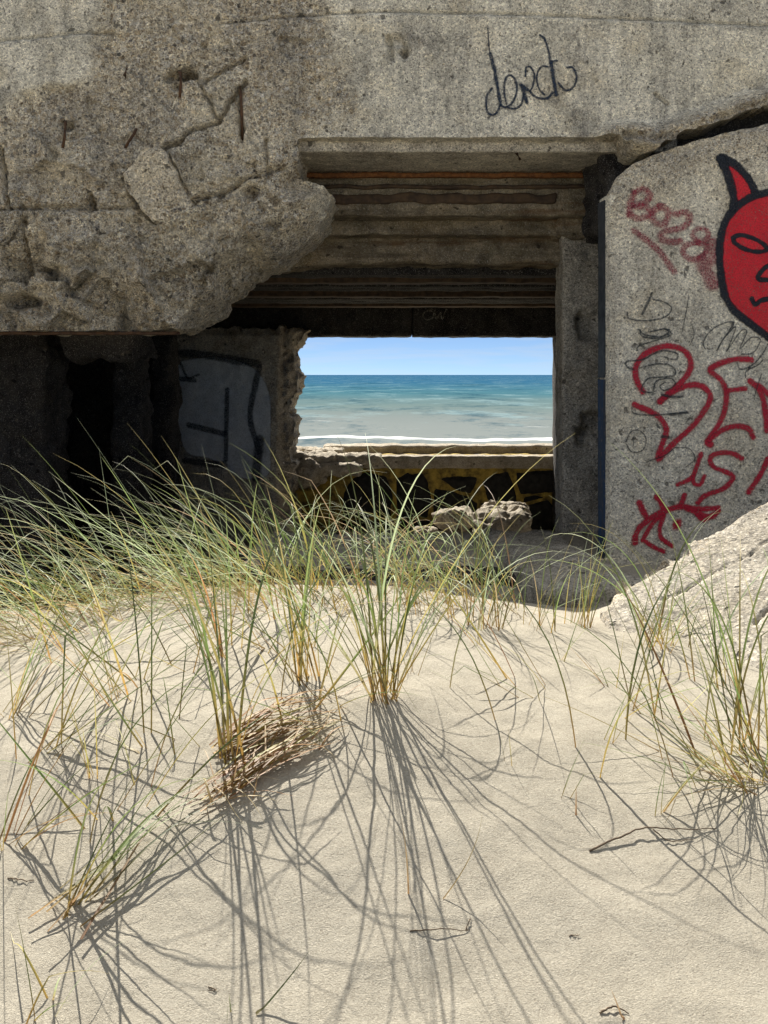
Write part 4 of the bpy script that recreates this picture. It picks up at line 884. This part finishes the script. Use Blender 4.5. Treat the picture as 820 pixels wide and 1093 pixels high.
for px, py, n, ln, lab in ((648, 792, 3, (.14, .3), 'orange stubby shoot alone on the right sand'), (602, 850, 3, (.12, .28), 'small split shoot below the orange one'), (700, 872, 5, (.15, .36), 'sparse green shoot left of the right border tuft'), (545, 815, 2, (.10, .2), 'tiny bent shoot right of the central tuft shadow'),
                           (515, 690, 4, (.15, .3), 'short shoot just below the crest'), (600, 705, 4, (.2, .4), 'shoot with bent leaves before the pillar'), (440, 720, 4, (.2, .4), 'short stems right beside the central tuft'), (655, 735, 5, (.15, .34), 'open shoot above the orange one'),
                           (100, 830, 5, (.2, .42), 'thin shoot between the left border and the straw bundle'), (330, 690, 5, (.2, .4), 'brown shoot at the crest left of the central tuft')):
    tuft(px, py, n, ln, lab, az=rnd.uniform(0, 6.28), spread=1.2, lean=(.1, .7), bend=(.0, .5), r=.02, mix=[('g_brown', 2), ('g_green', 3), ('g_yellow', 3), ('g_dark', 2)])
tuft(240, 1090, 2, (.06, .09), 'two stubby green tips at the bottom edge', lean=(0, .2), bend=(0, .2), r=.03, mix=[('g_dark', 1)])
def single(px, py, az, lean, ln, bend, mat, label, width=.006, kink=None, name='grass_leaf'):
    b = ground_hit(px, py); root = props(empty(name, b), label, 'grass', 'single leaves on the sand')
    add_blade(root, M[mat], base=tuple(b), az=az, lean=lean, length=ln, bend=bend, width=width, rnd=rnd, kink=kink)
single(262, 1092, .55, .95, .20, -.2, 'g_dark', 'single dark leaf slanting up from the bottom edge', .007)
single(668, 1092, 2.2, .5, .085, .1, 'g_straw', 'single straw stalk by the small hole at the bottom', .006)
single(436, 955, 2.0, .05, .20, .5, 'g_straw', 'pale dry stalk standing upright in the middle sand', .005)
single(465, 962, .55, .9, .26, -.9, 'g_straw', 'pale dry stalk arching to the right in the middle sand', .0045)
single(615, 872, 1.4, .1, .10, .1, 'g_straw', 'short pale stub upright on the right sand', .005)
for px, py, az, lab in ((70, 705, FRONT, 'loose low wisps at the lower edge of the belt on the far left'), (175, 720, FRONT - .5, 'loose low wisps below the belt, above the straw bundle'), (275, 690, FRONT + .4, 'loose wisps leaning forward beneath the belt near the centre'),
                        (55, 800, RIGHT, 'loose wisps over bare sand, left of the straw bundle'), (180, 790, LEFT, 'loose wisps just left of the straw bundle'), (325, 760, RIGHT, 'loose wisps at the right end of the straw bundle'), (120, 880, RIGHT, 'loose wisps above the diagonal green bundle'),
                        (560, 735, LEFT, 'loose wisps on the sand right of the central tuft'), (680, 760, RIGHT, 'loose wisps above the forked twig'), (745, 820, LEFT, 'loose wisps left of the thick border tuft')):
    tuft(px, py, 9, (.3, .75), lab, az=az, spread=1.0, lean=(.25, 1.2), bend=(-.1, .8), r=.12, width=(.0045, .0085), mix=[('g_dark', 4), ('g_green', 4), ('g_brown', 1), ('g_yellow', 2)], kinkp=.3)
ARC = [('g_green', 4), ('g_pale', 2), ('g_yellow', 2), ('g_dark', 3)]
def arcs(root, n, ln, az, spread, lean, bend, r=.05):
    b = root.location
    for _ in range(n):
        x, y = b.x + rnd.uniform(-r, r), b.y + rnd.uniform(-r, r)
        add_blade(root, pick(ARC), base=(x, y, gz(x, y)), az=rnd.gauss(az, spread), lean=rnd.uniform(*lean), length=rnd.uniform(*ln), bend=rnd.uniform(*bend), width=rnd.uniform(.0055, .0085), rnd=rnd, kink=None, seg=16, droop=rnd.uniform(1.3, 2.4), twist=rnd.uniform(-1, 1))
arcs(TF['central'], 18, (.7, 1.15), LEFT, 2.4, (.1, .7), (.6, 2.4))
arcs(TF['few'], 5, (.7, 1.05), RIGHT, 1.9, (.05, .5), (.4, 2.1))
arcs(TF['thinl'], 8, (.6, .95), LEFT, 1.9, (.1, .6), (.4, 2.0))
arcs(TF['tallr'], 7, (.7, 1.1), LEFT, 1.3, (.1, .5), (.4, 2.0))
arcs(TF['thick'], 5, (.6, 1.0), LEFT, 1.3, (.1, .7), (.3, 1.8))
arcs(TF['slant'], 3, (.5, .9), RIGHT, 1.0, (.2, .7), (.3, 1.8))
arcs(TF['wr'], 9, (.5, .8), LEFT, 1.8, (.1, .6), (.4, 2.0))
for k, (px, py, ln_, az_, le_, be_, mt_) in enumerate(((615, 800, .75, 2.6, .15, 1.5, 'g_green'), (668, 790, .8, .6, .1, 1.7, 'g_dark'), (720, 830, .7, 2.9, .25, 1.4, 'g_green'), (752, 790, .95, .3, .1, 1.9, 'g_pale'), (700, 770, .9, 2.2, .2, 1.2, 'g_dark'), (640, 830, .55, -.6, .2, 1.6, 'g_yellow'),
                           (530, 770, .6, 2.8, .3, 1.2, 'g_green'), (480, 735, .7, .2, .15, 1.8, 'g_pale'), (365, 770, .65, 2.9, .2, 1.6, 'g_green'), (300, 745, .8, .4, .12, 1.9, 'g_green'), (160, 840, .8, .2, .25, 1.6, 'g_green'), (95, 900, .7, .4, .2, 1.8, 'g_dark'), (30, 850, .8, .1, .2, 1.5, 'g_green'))):
    single(px, py, az_, le_, ln_, be_, mt_, ['arching green leaf rooted right of the middle sand', 'dark arching leaf beside the orange shoot', 'green leaf bending left before the border tuft', 'long pale leaf arching to the right border', 'long dark leaf leaning over the wisps above the twig', 'yellowish leaf curling forward above the forked twig',
                'green leaf leaning towards the central tuft shadow', 'pale leaf arching right beside the central tuft', 'green leaf arching over the right end of the straw', 'tall green leaf arching right above the straw bundle', 'green leaf arching over the left end of the straw', 'dark leaf arching over the diagonal bundle', 'long green leaf arching in from the left border'][k], .009)
# straw bundle lying on the sand
sb = props(empty('straw_bundle', ground_hit(285, 800)), 'bundle of brown dead straw lying on the sand left of centre', 'dead grass')
def lying(parent, p0, p1, mat, hgt, name='straw', arch=.03, width=.006, wob=.03):
    a, b = ground_hit(*p0), ground_hit(*p1); V, A = [], []; n = 12
    d = (b - a).normalized(); sd_ = Vector((-d.y, d.x, 0)).normalized(); ph = rnd.uniform(0, 6)
    for i in range(n + 1):
        t = i / n; p = a.lerp(b, t) + sd_ * math.sin(t * 3 + ph) * wob; z = gz(p.x, p.y) + .006 + hgt * (1 - .5 * abs(t - .5)) + arch * math.sin(math.pi * t)
        w = width * .5 * (1 - .85 * t ** 3)
        V += [Vector((p.x, p.y, z + w * .5)) - sd_ * w, Vector((p.x, p.y, z)), Vector((p.x, p.y, z + w * .5)) + sd_ * w]; A += [t] * 3
    link(name, mesh_np(name, [tuple(v) for v in V], blade_faces(n), attrs={'along': A, 'vary': np.zeros(len(V))}), M[mat], parent)
for k in range(38):
    x0, y0 = 205 + rnd.uniform(-10, 60), 868 + rnd.uniform(-16, 10); f = rnd.uniform(.45, 1)
    dx, dy = 130 * f, -72 * f + rnd.uniform(-12, 12)
    lying(sb, (x0, y0 - max(0, (x0 - 205) * .4)), (x0 + dx, y0 - max(0, (x0 - 205) * .4) + dy), rnd.choice(['g_brown', 'g_brown', 'g_straw', 'g_straw', 'g_yellow']), rnd.uniform(0, .035), arch=rnd.uniform(0, .025), width=rnd.uniform(.004, .009), wob=rnd.uniform(0, .02))
for k in range(42):
    x0, y0 = 238 + rnd.uniform(-12, 30), 806 + rnd.uniform(-10, 8); f = rnd.uniform(.6, 1.05)
    lying(sb, (x0, y0), (x0 + 112 * f, y0 - 46 * f + rnd.uniform(-16, 20)), rnd.choice(['g_brown', 'g_brown', 'g_yellow', 'g_straw']), rnd.uniform(0.0, .055), arch=rnd.uniform(0, .035), width=rnd.uniform(.005, .010), wob=rnd.uniform(0, .02))
for k in range(26):
    x0, y0 = 215 + rnd.uniform(0, 130), 0; y0 = 868 - (x0 - 215) * .62 + rnd.uniform(-18, 20); a = rnd.gauss(-.5, .7); l_ = rnd.uniform(22, 70)
    lying(sb, (x0, y0), (x0 + math.cos(a) * l_, y0 + math.sin(a) * l_), rnd.choice(['g_brown', 'g_straw', 'g_straw']), rnd.uniform(.0, .05), arch=rnd.uniform(0, .03), width=rnd.uniform(.003, .007), wob=rnd.uniform(0, .03))
dg = props(empty('grass_bundle', ground_hit(150, 900)), 'bundle of long green leaves lying diagonally below the straw', 'grass')
for k in range(9):
    lying(dg, (40 + rnd.uniform(-20, 60), 1005 + rnd.uniform(-40, 22)), (235 + rnd.uniform(-60, 40), 862 + rnd.uniform(-22, 26)), rnd.choice(['g_dark', 'g_green', 'g_yellow', 'g_straw', 'g_green']), rnd.uniform(.01, .06), 'blade', rnd.uniform(0, .05), rnd.uniform(.004, .008), rnd.uniform(0, .03))
# twigs and scraps on the sand
def spath3(P):
    a = smooth_path([(p.x, p.y) for p in P], 6); out = []
    zs = np.interp(np.linspace(0, 1, len(a)), np.linspace(0, 1, len(P)), [p.z - gz(p.x, p.y) for p in P])
    for (x, y), h in zip(a, zs): out.append(Vector((x + rnd.uniform(-.002, .002), y + rnd.uniform(-.003, .003), gz(x, y) + h)))
    return out
def twig(pts, r, label, mat='g_brown'):
    P = [ground_hit(x, y) + Vector((0, 0, r * .5 + h)) for x, y, h in pts]; o = tube('twig', spath3(P), r * .6, M['twig'], None, 5, .6); props(o, label, 'twig', 'twigs and scraps on the sand')
twig([(630, 911, 0), (668, 898, .012), (690, 892, .016), (725, 893, .012), (765, 888, .0)], .005, 'dark forked twig lying on the right sand')
twig([(697, 892, .012), (715, 900, .004), (740, 899, .0)], .0035, 'thin twig crossing under the forked one')
twig([(438, 998, 0), (470, 998, .01), (502, 997, .0)], .003, 'thin dark twig in the lower middle sand')
twig([(498, 996, 0), (501, 987, .006), (503, 985, 0)], .003, 'small hooked scrap at the end of the thin twig')
twig([(222, 1056, 0), (230, 1059, .003), (222, 1061, 0)], .003, 'tiny dark scrap in the lower left sand')
twig([(8, 940, 0), (22, 944, .004), (36, 943, 0)], .0035, 'short dark scrap near the left border')
twig([(640, 1086, 0), (655, 1080, .006), (672, 1084, 0)], .005, 'dark scrap in the small hole at the bottom')
twig([(608, 1002, 0), (619, 1001, .003)], .003, 'tiny scrap alone on the lower right sand')
